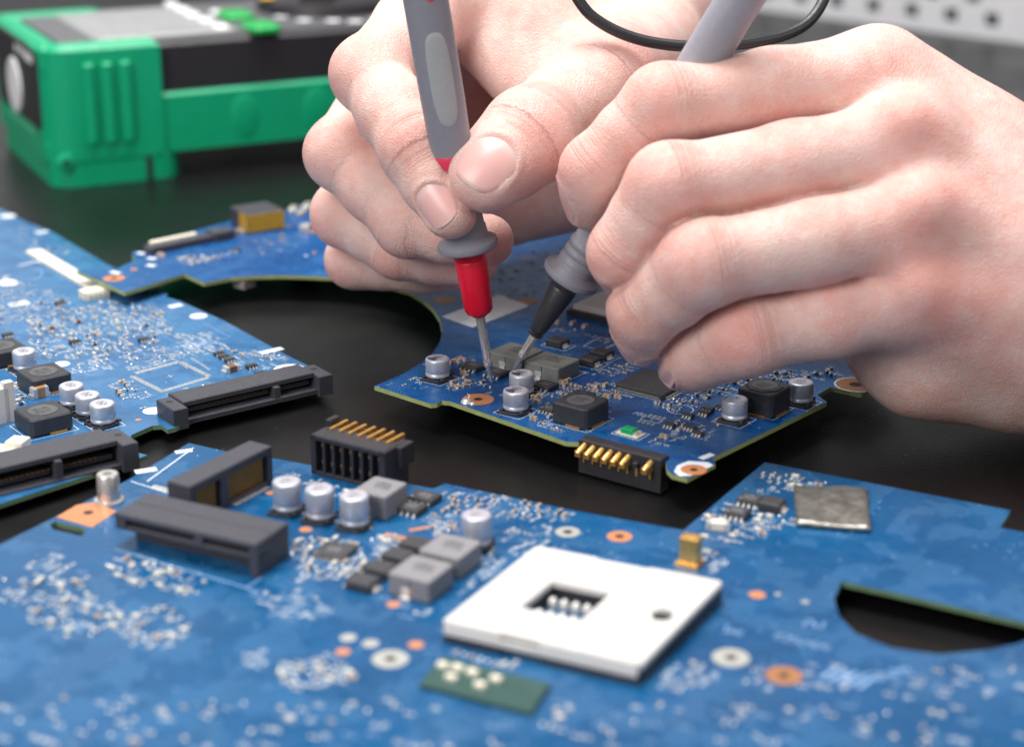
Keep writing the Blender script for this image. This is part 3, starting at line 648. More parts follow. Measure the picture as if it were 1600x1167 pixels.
# ------------------------------------------------------------------ component kit: (name, mesh, sub-parts); sizes in mm, base on z = 0
def kit_cap(top, printed, body='alu', r=3.15, h=5.8):
    b = MB(); b.lathe([(0.9, r - .5), (1.0, r - .12), (1.25, r), (1.75, r), (1.95, r - .22), (2.2, r - .22), (2.45, r), (h - .5, r), (h - .18, r - .12), (h, r - .5), (h - .05, r - .75)], n=32, mi=0)
    can = b.mesh('can', [body, top], 60)
    q = r + 0.25; c = 1.5
    b = MB(); b.prism([(-q, -q), (q - c, -q), (q, -q + c), (q, q - c), (q - c, q), (-q, q)], 0.05, 0.75, 0, ch=.12)
    for sx in (-1, 1):
        for sy in (-1, 1): b.box(sx * (q - .75), sy * (q - .75), .7, .9, .9, .55, 0, ch=.1)
    for sx in (-1, 1): b.box(sx * (q + .05), 0, 0.02, .9, .8, .2, 1)
    base = b.mesh('base', ['black_plastic', 'tin'])
    b = MB(); z = h + .01; b.disc(0, 0, r - .55, z - .04, 2, 28)
    n = 14; a0 = 0.0
    if printed == 'half': b.add([(0, 0, z)] + [((r - .62) * math.cos(R_(200 + 80 * k / n)), (r - .62) * math.sin(R_(200 + 80 * k / n)), z) for k in range(n + 1)], [(0, k + 1, k + 2) for k in range(n)], 0)
    b.marks(0, .9, 3, 1.0, z + .01, 0, 0.2); b.marks(-.1, -.35, 3, 1.0, z + .012, 0, 0.2); b.marks(0.1, -1.4, 2, .8, z + .014, 0, 0.2)
    ink = {'half': 'ink_violet', 'blue': 'ink_blue', 'plain': 'ink_pale', 'none': 'ink_pale'}[printed]
    if printed == 'blue': b.add([((r - .6) * math.cos(R_(110 + 110 * k / n)), (r - .6) * math.sin(R_(110 + 110 * k / n)), z) for k in range(n + 1)], [tuple(range(n + 1))], 0)
    mk = b.mesh('top_print', [ink, ink, top])
    return ('electrolytic_capacitor', can, [('base', base), ('top_print', mk)])
def kit_black_inductor(s=12.0, h=5.4, oct_=False):
    b = MB(); c = 2.6 if oct_ else 0.8; q = s / 2
    b.prism([(-q + .8, -q), (q - .8, -q), (q, -q + .8), (q, q - .8), (q - .8, q), (-q + .8, q), (-q, q - .8), (-q, -q + .8)], .5, h, 0, ch=.35)
    b.box(0, 0, 0.05, s - 1.2, s - 1.2, .6, 0); 
    if oct_: b.prism([(q * .93 * math.cos(R_(22.5 + 45 * k)), q * .93 * math.sin(R_(22.5 + 45 * k))) for k in range(8)], h, h + .35, 0, ch=.15)
    body = b.mesh('body', ['ferrite_black'])
    z = h + (.36 if oct_ else .01); b = MB(); b.lathe([(z - .02, s * .33), (z + .10, s * .33), (z + .14, s * .32), (z + .10, s * .31)], n=36, mi=0); b.marks(0, .9, 4, 1.3, z + .12, 1, 0.1); b.marks(0, -1.1, 4, 1.3, z + .12, 1, .1)
    disc = b.mesh('core_disc', ['ferrite_disc', 'ferrite_black'], 60)
    b = MB(); b.box(q * .25, -q + .2, 0.02, s * .4, 1.2, .5, 0, ch=.1); b.box(-q * .25, q - .2, 0.02, s * .4, 1.2, .5, 0, ch=.1); b.box(q - .1, 0, .02, 1.0, s * .5, .45, 0, ch=.1)
    term = b.mesh('terminal', ['gold_dark' if not oct_ else 'gold_dark'])
    return ('power_inductor', body, [('core_disc', disc), ('terminal', term)])
def kit_grey_inductor(sx=11.0, sy=10.0, h=4.0, mat='ferrite_grey'):
    b = MB(); b.box(0, 0, 0.15, sx, sy, h - .15, 0, ch=.25, cr=.7); b.box(-sx / 2 + .3 + sx / 2, -sy / 2, .3, .25, .1, h - .6, 1)
    body = b.mesh('body', [mat, 'ferrite_black'])
    b = MB()
    for s in (-1, 1):
        b.box(-.6, s * (sy / 2 + .12), 0.9, 2.0, .3, 1.3, 0, ch=.08); b.box(-.6, s * (sy / 2 + .35), 0.03, 2.6, 1.5, .3, 0, ch=.1); b.box(-.6, s * (sy / 2 + .12), .2, 1.3, .25, .9, 0)
    term = b.mesh('terminal', ['solder'])
    b = MB()
    for k in range(3): b.marks(.3 + .25 * k, 2.0 - 1.3 * k, 6, .95, h + .012, 0, 0)
    mk = b.mesh('top_print', ['ink_dark'])
    return ('shielded_inductor', body, [('terminal', term), ('top_print', mk)])
def kit_so(w=4.0, l=5.0, h=1.4, n=4, name='power_transistor', lead=.9, pale=False):
    b = MB(); b.box(0, 0, .15, l, w, h - .15, 0, ch=.2)
    p = l / n
    for s in (-1, 1):
        for k in range(n):
            x = -l / 2 + p * (k + .5); b.box(x, s * (w / 2 + lead * .18), h * .35, p * .38, lead * .45, .18, 1); b.box(x, s * (w / 2 + lead * .5), .03, p * .38, lead * .7, .2, 1); b.box(x, s * (w / 2 + lead * .3), .1, p * .38, .18, h * .4, 1)
    body = b.mesh('body', ['chip', 'solder'])
    b = MB(); b.marks(0, .7, 5, .8, h + .012, 0); b.marks(0, -.5, 5, .8, h + .012, 0); b.disc(-l / 2 + .7, -w / 2 + .7, .3, h + .012, 0, 10)
    return (name, body, [('top_print', b.mesh('top_print', ['ink_pale']))])
def kit_diode(l=6.4, w=5.2, h=2.0):
    b = MB(); b.prism([(-l / 2, -w / 2), (l / 2, -w / 2), (l / 2, w / 2), (-l / 2, w / 2)], .2, h, 0, ch=.35); body = b.mesh('body', ['chip'])
    b = MB(); b.box(l / 2 + .2, 0, .05, 1.6, w * .55, .35, 0, ch=.1); b.box(l / 2 - .02, 0, .3, .3, w * .5, h * .4, 0); b.box(-l / 2 - .4, w * .25, .05, 1.4, w * .25, .3, 0, ch=.1); b.box(-l / 2 - .4, -w * .25, .05, 1.4, w * .25, .3, 0, ch=.1)
    return ('rectifier_diode', body, [('tab', b.mesh('tab', ['solder']))])
def kit_qfp(s=14.0, h=1.4, n=32, dot=True):
    b = MB(); c = .5; q = s / 2; b.prism([(-q + c, -q), (q - c, -q), (q, -q + c), (q, q - c), (q - c, q), (-q + c, q), (-q, q - c), (-q, -q + c)], .15, h, 0, ch=.25); body = b.mesh('body', ['chip'])
    b = MB(); p = (s - 2) / n
    for k in range(n):
        t = -s / 2 + 1 + p * (k + .5)
        for d in (-1, 1):
            b.box(t, d * (q + .28), .4, p * .5, .6, .14, 0); b.box(t, d * (q + .75), .03, p * .5, .7, .14, 0); b.box(d * (q + .28), t, .4, .6, p * .5, .14, 0); b.box(d * (q + .75), t, .03, .7, p * .5, .14, 0)
    return ('controller_chip', body, [('pin_row', b.mesh('pin_row', ['solder']))])
def kit_smd(l, w, h, body, name):
    b = MB(); b.box(0, 0, .05, l * .62, w * .96, h - .05, 0, ch=h * .1)
    for s in (-1, 1): b.box(s * l * .4, 0, .02, l * .24, w, h + .02, 1, ch=h * .14); b.box(s * (l * .5 + .12), 0, 0.01, .35, w * .95, h * .35, 1)
    return (name, b.mesh('chip_' + name, [body, 'solder']), [])
def kit_sot(w=1.5, l=2.9, h=1.0, n=3, m=1):
    b = MB(); b.box(0, 0, .12, l, w, h - .12, 0, ch=.14)
    for s, q in ((-1, n), (1, m)):
        for k in range(q):
            x = (k - (q - 1) / 2) * (l / max(n, 2) * .95); b.box(x, s * (w / 2 + .35), .03, .42, .8, .16, 1); b.box(x, s * (w / 2 + .05), .1, .42, .2, .5, 1)
    return ('small_transistor', b.mesh('body', ['chip', 'solder']), [])
KC = {'violet': kit_cap('can_top', 'half'), 'blue': kit_cap('can_top', 'blue'), 'plain': kit_cap('can_top', 'plain'), 'none': kit_cap('can_top', 'none', h=7.4)}
K_IND = kit_black_inductor(12.2, 5.6); K_INDO = kit_black_inductor(11.0, 6.4, True); K_INDL = kit_black_inductor(11.0, 4.6)
K_GIND = kit_grey_inductor(); K_FIND = kit_grey_inductor(10.0, 10.8, 4.6, 'ferrite_pale')
K_SO8 = kit_so(4.6, 5.6, 1.2); K_SO8B = kit_so(4.0, 5.0, 1.5, name='driver_chip', lead=1.3); K_DIO = kit_diode(); K_DIOS = kit_diode(5.0, 4.4, 2.0); K_QFP = kit_qfp(14.5, 1.5, 34); K_QFN = kit_so(5, 5, .9, 7, 'driver_chip', .5)
K_SQ = kit_so(7.2, 7.2, 1.0, 9, 'controller_chip', .4); K_TAN = kit_smd(2.1, 1.3, 1.25, 'tan', 'ceramic_capacitor'); K_BRN = kit_smd(2.1, 1.3, 1.1, 'brown', 'ceramic_capacitor'); K_RES = kit_smd(2.0, 1.2, .6, 'chip', 'chip_resistor')
K_SOT = kit_sot(); K_SOT6 = kit_sot(1.7, 3.0, 1.1, 3, 3); K_BIGW = kit_smd(4.6, 2.4, 1.9, 'cream_plastic', 'chip_fuse')

# ------------------------------------------------------------------ boards
class Board:
    def __init__(s, label, z, pa, pb, mat, edge='pcb_edge', th=1.15):
        a, c = W(*pa, z), W(*pb, z); s.o, s.z, s.a = a, z, math.atan2((c - a).y, (c - a).x); s.mat = mat; s.edge = edge; s.th = th
        s.e = bpy.data.objects.new('circuit_board', None); COL.objects.link(s.e); s.e.location = a * S; s.e.rotation_euler = (0, 0, s.a)
        tag(s.e, label, 'circuit board', 'blue laptop circuit boards'); s.busy = []; s.silk = MB(); s.smd = MB(); s.n = 0
    def L(s, px, py, h=0.0):
        p = W(px, py, s.z + h) - s.o; c, n = math.cos(-s.a), math.sin(-s.a); return (p.x * c - p.y * n, p.x * n + p.y * c)
    def plate(s, outline, holes=()):
        polys = [[Vector((*s.L(*p), 0)) for p in outline]] + [[Vector((x, y, 0)) for x, y in h] for h in holes]
        s.poly = [tuple(v)[:2] for v in polys[0]]; s.holes = [[tuple(v)[:2] for v in h] for h in polys[1:]]
        flat = [v for p in polys for v in p]; n = len(flat); tri = tessellate_polygon(polys); b = MB()
        vs = [(v.x, v.y, 0) for v in flat] + [(v.x, v.y, -s.th) for v in flat]; b.add(vs, [], 0)
        up = []
        for t in tri:
            A, B, C = [flat[i] for i in t]; cr = (B - A).cross(C - A).z
            if abs(cr) < 1e-9: continue
            up.append(tuple(t) if cr > 0 else tuple(t[::-1]))
        b.f += up; b.m += [0] * len(up); b.sm += [False] * len(up); dn = [tuple(n + i for i in t[::-1]) for t in up]; b.f += dn; b.m += [0] * len(dn); b.sm += [False] * len(dn)
        o = 0
        for p in polys:
            k = len(p); f = [(n + o + i, n + o + (i + 1) % k, o + (i + 1) % k, o + i) for i in range(k)]; b.f += f; b.m += [1] * k; b.sm += [False] * k; o += k
        me = b.mesh('board', [s.mat, s.edge]); bmx = bmesh.new(); bmx.from_mesh(me); bmesh.ops.recalc_face_normals(bmx, faces=bmx.faces); bmx.to_mesh(me); bmx.free()
        s.board = link('board', me, s.e)
    def inside(s, x, y, mg=0.0):
        def pip(P):
            c = False
            for i in range(len(P)):
                (x1, y1), (x2, y2) = P[i - 1], P[i]
                if (y1 > y) != (y2 > y) and x < (x2 - x1) * (y - y1) / (y2 - y1) + x1: c = not c
            return c
        if not pip(s.poly) or any(pip(h) for h in s.holes): return False
        for P in [s.poly] + s.holes:
            for i in range(len(P)):
                ax, ay = P[i - 1]; bx, by = P[i]; dx, dy = bx - ax, by - ay; t = max(0, min(1, ((x - ax) * dx + (y - ay) * dy) / (dx * dx + dy * dy + 1e-9)))
                if math.hypot(x - ax - t * dx, y - ay - t * dy) < mg: return False
        return True
    def put(s, kit, px, py, rot=0.0, h=0.0, label=None, r=None, sc=None):
        x, y = s.L(px, py) if px is not None else py
        name, me, subs = kit; o = link(name, me, s.e, (x, y, h), rot)
        if sc: o.scale = sc
        for n, m in subs: link(n, m, o)
        if label: o['label'] = label
        s.busy.append((x, y, r or max(me_ext(me)) * .55 * (max(sc) if sc else 1))); return o
    def part(s, name, mb, mats, label=None, parent=None):
        o = mb.build(name, mats, parent or s.e)
        if label: o['label'] = label
        return o
    def block(s, x, y, r): s.busy.append((x, y, r))
    def free(s, x, y, r): return all(math.hypot(x - a, y - b) > r + q for a, b, q in s.busy)
    def scatter(s, quad, n, mix='mixed', dens=1.0, txt=.35, claim=True):
        """unsortably small chips, pads and printed marks inside a region given by its corners in the picture"""
        P = [s.L(*q) for q in quad]; xs = [p[0] for p in P]; ys = [p[1] for p in P]; tries = 0; k = 0; o = rng.random() < .5; gx, gy = (.55, 1.7) if o else (1.7, .55)
        def pip(x, y):
            c = False
            for i in range(len(P)):
                (x1, y1), (x2, y2) = P[i - 1], P[i]
                if (y1 > y) != (y2 > y) and x < (x2 - x1) * (y - y1) / (y2 - y1) + x1: c = not c
            return c
        while k < n and tries < n * 25:
            tries += 1; x = round(rng.uniform(min(xs), max(xs)) / gx) * gx; y = round(rng.uniform(min(ys), max(ys)) / gy) * gy
            if not pip(x, y) or not s.inside(x, y, 1.2) or not s.free(x, y, .75): continue
            k += 1; rot = math.pi / 2 * (o if rng.random() < .8 else 1 - o); u = rng.random(); c, q = math.cos(rot), math.sin(rot); z = .02 + .0004 * (s.n % 60); s.n += 1
            if u < txt:
                s.silk.marks(x, y, rng.randint(2, 4), rng.uniform(.8, 1.15), .045 + .0005 * (s.n % 50), rng.choice((0, 0, 1)), rot); s.block(x, y, .9); continue
            if u < txt + (.38 if mix == 'silver' else .22):
                for d in (-.55, .55): s.smd.rect(x + d * c, y + d * q, .62, .75, z + .02, 1, rot)
                s.block(x, y, .7); continue
            if u < txt + (.52 if mix == 'silver' else .30): s.smd.lathe([(0.02, .38), (.25, .33), (.38, .12)], x, y, 8, 1); s.block(x, y, .4); continue
            body = {'mixed': rng.choice((0, 2, 2, 3, 0)), 'tan': rng.choice((2, 2, 3)), 'silver': rng.choice((1, 4, 2, 0, 1)), 'dark': 0, 'pale': rng.choice((4, 2, 4, 4))}[mix]
            l, w, h = rng.choice(((1.0, .5, .45), (1.0, .5, .35), (1.6, .8, .7), (1.6, .8, .45)))
            s.smd.box(x, y, .05, l * .5, w * .95, h, body, rot=rot)
            for d in (-1, 1): s.smd.box(x + d * l * .42 * c, y + d * l * .42 * q, .02, l * .32, w, h + .05, 1, rot=rot)
            if rng.random() < .35: s.silk.frame(x, y, (l if rot == 0 else w) + .9, (w if rot == 0 else l) + .8, .12, .042 + .0005 * (s.n % 50), 1)
            s.block(x, y, l * .55)
    def pads_row(s, pa, pb, n, w, l, mat=1):
        A, B = s.L(*pa), s.L(*pb); a = math.atan2(B[1] - A[1], B[0] - A[0])
        for k in range(n):
            t = k / (n - 1); s.smd.rect(A[0] + (B[0] - A[0]) * t, A[1] + (B[1] - A[1]) * t, w, l, .03, mat, a)
    def sline(s, *px, w=.2, mi=0, close=False):
        P = [s.L(*p) for p in px]; P = P + P[:1] if close else P
        for k in range(len(P) - 1): s.n += 1; s.silk.line(*P[k], *P[k + 1], w, .04 + .0006 * (s.n % 50), mi)
    def ring(s, name, px, py, r, mat, rim=None, hole=1.3, label=None, block=True):
        x, y = s.L(px, py); b = MB(); b.lathe([(.0, r), (.06, r), (.07, hole)], x, y, 36, 0, cap1=False); b.disc(x, y, hole, .055, 1, 20)  # flat dark disc over the bore paints in its shade
        if rim: b.disc(x, y, r + rim, .035, 2, 36, None, r - .1)
        s.part(name, b, [mat, 'hole', 'silk'], label)
        if block: s.block(x, y, r + .5)
    def spot(s, px, py, r, mi=0): x, y = s.L(px, py); s.n += 1; s.silk.disc(x, y, r, .05 + .0004 * (s.n % 40), mi, 24); s.block(x, y, r)
    def finish(s):
        tag(s.part('silkscreen', s.silk, ['silk', 'silk_soft', 'pad_bare', 'copper']), None, None, None, 'stuff')
        tag(s.part('solder_and_chips', s.smd, ['chip', 'solder', 'tan', 'brown', 'cream_plastic']), None, None, None, 'stuff')
def me_ext(me):
    co = [v.co for v in me.vertices]; return [(max(c[k] for c in co) - min(c[k] for c in co)) / S for k in (0, 1)]
def circle(x, y, r, n=20): return [(x + r * math.cos(2 * math.pi * k / n), y + r * math.sin(2 * math.pi * k / n)) for k in range(n)]

# ---- the board being tested
mb = Board('blue circuit board with a round fan cut-out, touched by both probe tips', 8.0, (585, 603), (905, 690), 'pcb_mid')
holes = [circle(*mb.L(px, py), r) for px, py, r in ((747, 624, 1.1), (1337, 600, 1.7), (1084, 733, .9), (178, 435, 1.1))]
mb.plate([(585, 603), (673, 631), (683, 630), (690, 626), (703, 627), (885, 690), (909, 691), (910, 685), (1040, 719), (1042, 733), (1050, 741), (1074, 747), (1118, 724), (1112, 716), (1292, 628), (1277, 617), (1298, 605), (1346, 615), (1372, 606), (1410, 585), (1330, 500), (1200, 400), (900, 330), (700, 322), (600, 316), (480, 318), (445, 330), (380, 340), (300, 362), (233, 393), (208, 393), (206, 399), (212, 406), (182, 420), (120, 423), (195, 457), (288, 428), (319, 442), (360, 434), (400, 431), (440, 430), (480, 431), (520, 433), (560, 437), (600, 444), (640, 456), (660, 468), (676, 482), (687, 499), (691, 518), (687, 535), (677, 550), (658, 567), (630, 584)], holes)
for k, (px, py, kind, lab) in enumerate([(684, 592, 'violet', 'lone silver capacitor near the corner of the board'), (815, 616, 'violet', None), (806, 643, 'violet', None), (1147, 657, 'blue', 'silver capacitor with a blue mark on its top'), (1250, 630, 'plain', 'capacitor in the shade of the hand')]):
    mb.put(KC[kind], px, py, 0.2, label=lab); x, y = mb.L(px, py); mb.silk.frame(x, y, 7.9, 7.9, .16, .04, 0)
for px, py in ((806, 570), (862, 585)): mb.put(K_GIND, px, py, 0); x, y = mb.L(px, py); mb.silk.frame(x, y, 12.6, 13.4, .16, .04, 0)
mb.put(K_IND, 907, 657, 0, sc=(.84, .84, .95), label='square black inductor with a plain round top'); x, y = mb.L(907, 657); mb.silk.frame(x, y, 11.6, 11.6, .16, .04, 0)
mb.put(K_INDO, 1193, 640, 0, sc=(.9, .9, .95), label='black inductor with a chamfered top between two capacitors'); x, y = mb.L(1193, 637); mb.silk.frame(x, y, 12.3, 12.3, .16, .04, 0)
for px, py in ((739, 576), (776, 586), (851, 606)): mb.put(K_SO8, px, py, 0)
for px, py in ((871, 540), (921, 569), (940, 558)): mb.put(K_DIOS, px, py, 0); x, y = mb.L(px, py); mb.silk.frame(x + .3, y, 7.8, 5.6, .16, .04, 0)
mb.put(K_QFP, 1022, 604, 0, r=9); mb.put(K_QFN, 909, 620, 0); mb.put(K_SO8B, 858, 643, 0, sc=(.8, .8, .8))
for px, py in ((1128, 577 + 62), (1046, 667), (1078, 671), (1090, 680), (1100, 648), (1075, 652)): mb.put(K_SOT, px, py, 0.0)
mb.put(K_SOT6, 1106, 642, 0)
for px, py in ((705, 568), (714, 566), (723, 564), (725, 585), (835, 623), (844, 621), (839, 630), (878, 599), (887, 597), (834, 656), (946, 604), (993 - 60, 606), (966, 622), (948, 621), (868, 506), (895, 507), (914, 512), (1037, 684)): mb.put(K_TAN, px, py, rng.choice((0, math.pi / 2)), sc=(.8,) * 3)
for px, py in ((1105, 622), (1092, 619), (1088, 612), (1170, 602), (1185, 594), (1260, 590), (1278, 585), (1296, 578), (1150, 600), (1215, 584)): mb.put(K_RES, px, py, rng.choice((0, math.pi / 2)))
# green status lamp
x, y = mb.L(985, 678); b = MB(); b.box(x, y, .02, 6.2, 3.6, .25, 0); b.box(x - .3, y, .27, 3.4, 2.5, 1.3, 1, ch=.25); b.box(x + 2.0, y, .27, 1.0, 2.5, .7, 2); mb.part('status_lamp', b, ['cream_plastic', 'green_led', 'solder']); mb.silk.frame(x, y, 7.6, 5.0, .2, .04, 0); mb.block(x, y, 4)
x, y = mb.L(1018, 656); 
for d in (-1, 1):
    for k in range(4): mb.silk.rect(x - 1.9 + k * 1.27, y + d * 2.4, .7, 1.6, .04, 2)
mb.silk.frame(x, y, 5, 2.3, .2, .045, 0); mb.silk.disc(x, y, .25, .05, 0, 10); mb.silk.marks(x - 4.2, y + 1.5, 3, 1.4, .04, 0, 0); mb.block(x, y, 4)
mb.sline((945, 552 - 22), (968, 541 - 18), (918 + 55, 535), (935, 548), w=.2); mb.sline((912, 541), (937, 527), (966, 534), (940, 548), w=.22, close=True)
x, y = mb.L(1063, 640); mb.silk.disc(x, y, 3.3, .04, 0, 40, ri=3.1)
mb.ring('mounting_ring', 747, 624, 4.0, 'copper', None, 1.1, 'copper ring with a splash of solder')
x, y = mb.L(729, 629); b = MB(); b.lathe([(.05, 1.5), (.5, 1.35), (.9, .9), (1.05, .3)], x, y, 14); b.lathe([(.05, .8), (.4, .6), (.55, .2)], x + 1.8, y + .1, 12); b.tube([(x, y + .5, .6), (x - .3, y + 1.6, 1.2), (x - 1.4, y + 2.2, 1.4)], .12, 6); mb.part('solder_blob', b, ['solder'])
mb.ring('mounting_ring', 1337, 601, 5.0, 'copper_dark', .5, 1.7, 'large copper ring beside the hand')
mb.ring('mounting_ring', 1084, 734, 3.0, 'copper', None, .9, 'copper ring on the white ear of the board')
b = MB(); A = [mb.L(*p) for p in ((1053, 737), (1058, 727), (1076, 720), (1106, 722), (1115, 727), (1080, 743), (1062, 744))]; b.add([(x, y, .03) for x, y in A], [tuple(range(len(A)))], 0); mb.part('ear_print', b, ['silk'])
mb.ring('copper_dot', 695, 469, 3.2, 'copper_dark', None, .4); mb.ring('copper_dot', 826, 470, 3.0, 'copper_dark', None, .4); mb.ring('mounting_ring', 178, 435, 3.4, 'copper', None, 1.1, 'copper ring on the narrow arm over the next board')
A = [mb.L(*p) for p in ((691, 495), (739, 512), (828, 478), (780, 461))]; b = MB(); b.prism(A, .02, .10, 0); mb.part('paper_label', b, ['silk'], 'blank white label'); cx_, cy_ = np.mean(A, 0); mb.block(cx_, cy_, 8)
x, y = mb.L(1104, 713); mb.silk.rect(x, y, 4.2, 1.8, .045, 0, math.radians(80))
# pin plug on the front edge
A = mb.L(909, 689); B2 = mb.L(1037, 722); pl = math.hypot(B2[0] - A[0], B2[1] - A[1]); pa = math.atan2(B2[1] - A[1], B2[0] - A[0])
pm = Matrix.Translation((A[0], A[1], 0)) @ Matrix.Rotation(pa, 4, 'Z')
b = MB(); b.add([], []); b.prism([(0, -1.2), (pl, -1.2), (pl, 2.4), (0, 2.4)], -7.4, 1.0, 0, ch=.25, mat=pm)
pc = mb.part('pin_plug', b, ['black_plastic'], 'black edge plug with a row of gold pins'); mb.block(A[0] + pl / 2, A[1], 5)
for k in range(8):
    xk = 1.6 + k * (pl - 5) / 7.2 + (1.2 if k == 7 else 0); b = MB()
    if k != 6: b.tube([(xk, -1.1, -.3), (xk, -3.4, -1.0), (xk, -4.4, -1.5)], [.75, .75, .6], 10, 0, True)
    if k != 6: b.prism([(xk - .72, -4.3), (xk + .72, -4.3), (xk + .72, -1.1), (xk - .72, -1.1)], -2.2, -.6, 0, ch=.3)
    else: b.prism([(xk - .6, -2.4), (xk + .6, -2.4), (xk + .6, -1.1), (xk - .6, -1.1)], -2.0, -.8, 1, ch=.3)
    b.prism([(xk - .25, -1.6), (xk + .25, -1.6), (xk + .25, -1.1), (xk - .25, -1.1)], -4.4, -1.2, 0)
    v = b.v; b.v = [tuple(pm @ Vector(q)) for q in v]; po = b.build('pin', ['gold', 'black_plastic'], pc)
    if k == 6: po['label'] = 'broken dark pin'
# white socket behind
A = mb.L(885, 492); b = MB(); b.box(A[0] + 20, A[1] + 18, .05, 40, 36, 1.6, 0, ch=.2); sk = mb.part('chip_socket', b, ['black_plastic'], 'white chip socket behind the black probe'); b = MB(); b.box(A[0] + 20.4, A[1] + 18.6, 1.6, 38.4, 34, 1.6, 0, ch=.3); b.build('cover', ['white_plastic'], sk)
b = MB()
for i in range(26):
    for j in range(10): b.rect(A[0] + 3 + i * 1.4, A[1] + 3.5 + j * 1.4, .5, .5, 3.215, 0)
tag(b.build('contact_holes', ['ink_pale'], sk), kind='stuff'); mb.block(A[0] + 20, A[1] + 18, 27)
# parts on the narrow arm
A = mb.L(231, 398); B2 = mb.L(366, 370); a = math.atan2(B2[1] - A[1], B2[0] - A[0]); Ln = math.hypot(B2[0] - A[0], B2[1] - A[1]); fm = Matrix.Translation((A[0], A[1], 0)) @ Matrix.Rotation(a, 4, 'Z')
b = MB(); b.prism(rrect(0, -1.5, Ln, 3.2, 1.2), .05, 2.4, 0, ch=.3, mat=fm); b.prism(rrect(Ln - 9, -2.6, Ln - 1, 3.6, .6), .05, 3.2, 0, ch=.3, mat=fm); b.prism(rrect(3, 2.4, Ln * .62, 4.6, .6), 1.2, 3.0, 1, ch=.3, mat=fm); mb.part('ribbon_connector', b, ['conn_grey', 'cream_plastic'], 'long dark ribbon connector with a pale latch'); mb.block((A[0] + B2[0]) / 2, (A[1] + B2[1]) / 2, Ln * .45)
x, y = mb.L(403, 355); b = MB(); b.box(x, y, .05, 13.5, 13.5, 6.6, 0, ch=.3, rot=-.35); jk = mb.part('power_jack', b, ['conn_grey'], 'grey jack wrapped in amber tape'); mb.block(x, y, 9)
b = MB(); c, q = math.cos(-.35), math.sin(-.35); b.box(x + 3.6 * c + 6.8 * q * 0 + (-1.0) * 0 + 6.85 * q, y + 3.6 * q - 6.85 * c, .6, 6.2, .25, 5.6, 0, rot=-.35); b.box(x + 6.85 * c, y + 6.85 * q, .5, .25, 13.2, 5.8, 0, rot=-.35); b.build('amber_tape', ['yellow_tape'], jk)
for px, py, rz in ((458, 331, .6), (472, 336, .4), (480, 326, .5)): x, y = mb.L(px, py); b = MB(); b.box(x, y, .05, 2.6, 6.2, 1.6, 0, ch=.2, rot=rz); mb.part('shield_clip', b, ['tin'])
x, y = mb.L(482, 360); b = MB(); b.lathe([(.02, 3.0), (.1, 2.9)], x, y, 20); b.box(x, y - 1, .1, 3.4, 4, 2.2, 1, ch=.3, rot=.3); mb.part('grounding_clip', b, ['copper', 'tin'])
mb.put(K_TAN, 375, 366, 0, sc=(1.3,) * 3); mb.put(K_TAN, 252, 402, 0, sc=(1.1,) * 3); mb.put(K_RES, 300, 402, 0.3); mb.put(K_SOT, 369, 393, 0.2)
for q in ((221, 396), (237, 404), (236, 415)): x, y = mb.L(*q); mb.silk.rect(x, y, 3.2, 2.2, .04, 0, .2)
mb.spot(209, 421, 1.2, 3); x, y = mb.L(180, 426); mb.silk.rect(x, y, 4, 2, .045, 0); mb.spot(423, 381, .7, 3); mb.spot(491, 395, .8, 3); mb.spot(478, 400, .6, 0)
mb.scatter([(270, 405), (350, 378), (360, 400), (300, 415)], 45, 'pale', txt=.15); mb.scatter([(380, 380), (480, 340), (480, 400), (380, 410)], 14, 'mixed')
x, y = mb.L(370, 441, -2); b = MB(); b.box(x, y + 3, -4.2, 5, 5, 2.5, 0, ch=.2); mb.part('underside_clip', b, ['tin'])
# small chips
mb.scatter([(715, 585), (760, 598), (772, 607), (720, 600)], 30, 'tan', txt=.08); mb.scatter([(695, 600), (725, 595), (730, 605), (705, 611)], 14, 'tan', txt=.1)
mb.scatter([(840, 615), (890, 600), (955, 605), (985, 615), (950, 630), (880, 625)], 55, 'tan', txt=.12); mb.scatter([(860, 655), (845, 632), (880, 628), (890, 634)], 14, 'tan', txt=.2); mb.scatter([(960, 590), (1000, 575), (985, 565), (930, 580)], 22, 'tan', txt=.45)
mb.scatter([(1020, 632), (1120, 600), (1210, 578), (1330, 585), (1230, 600), (1150, 610), (1060, 645)], 95, 'dark', txt=.25); mb.scatter([(1050, 655), (1130, 655), (1110, 690), (1020, 690)], 18, 'mixed', txt=.3)
mb.scatter([(870, 500), (960, 525), (950, 535), (860, 515)], 12, 'tan', txt=.3); mb.scatter([(820, 640), (850, 655), (880, 676), (840, 668)], 10, 'tan', txt=.5)
mb.scatter([(600, 600), (690, 560), (760, 545), (1000, 560), (1060, 600), (960, 640), (1000, 700), (1120, 700), (1100, 660), (880, 680), (700, 620)], 40, 'mixed', txt=.8); mb.scatter([(700, 460), (860, 440), (860, 480), (720, 480)], 30, 'dark', txt=.4); mb.scatter([(790, 400), (880, 385), (880, 440), (780, 440)], 40, 'dark', txt=.4)
mb.finish()
# parts soldered to its lower face keep it off the table
def feet(B, pts, h):
    for px, py in pts:
        x, y = B.L(px, py); b = MB(); b.box(x, y, -B.z + .05, 6, 6, h, 0, ch=.3); B.part('underside_chip', b, ['conn_grey'])
feet(mb, ((990, 590), (1150, 590), (860, 480), (470, 360)), 6.5)

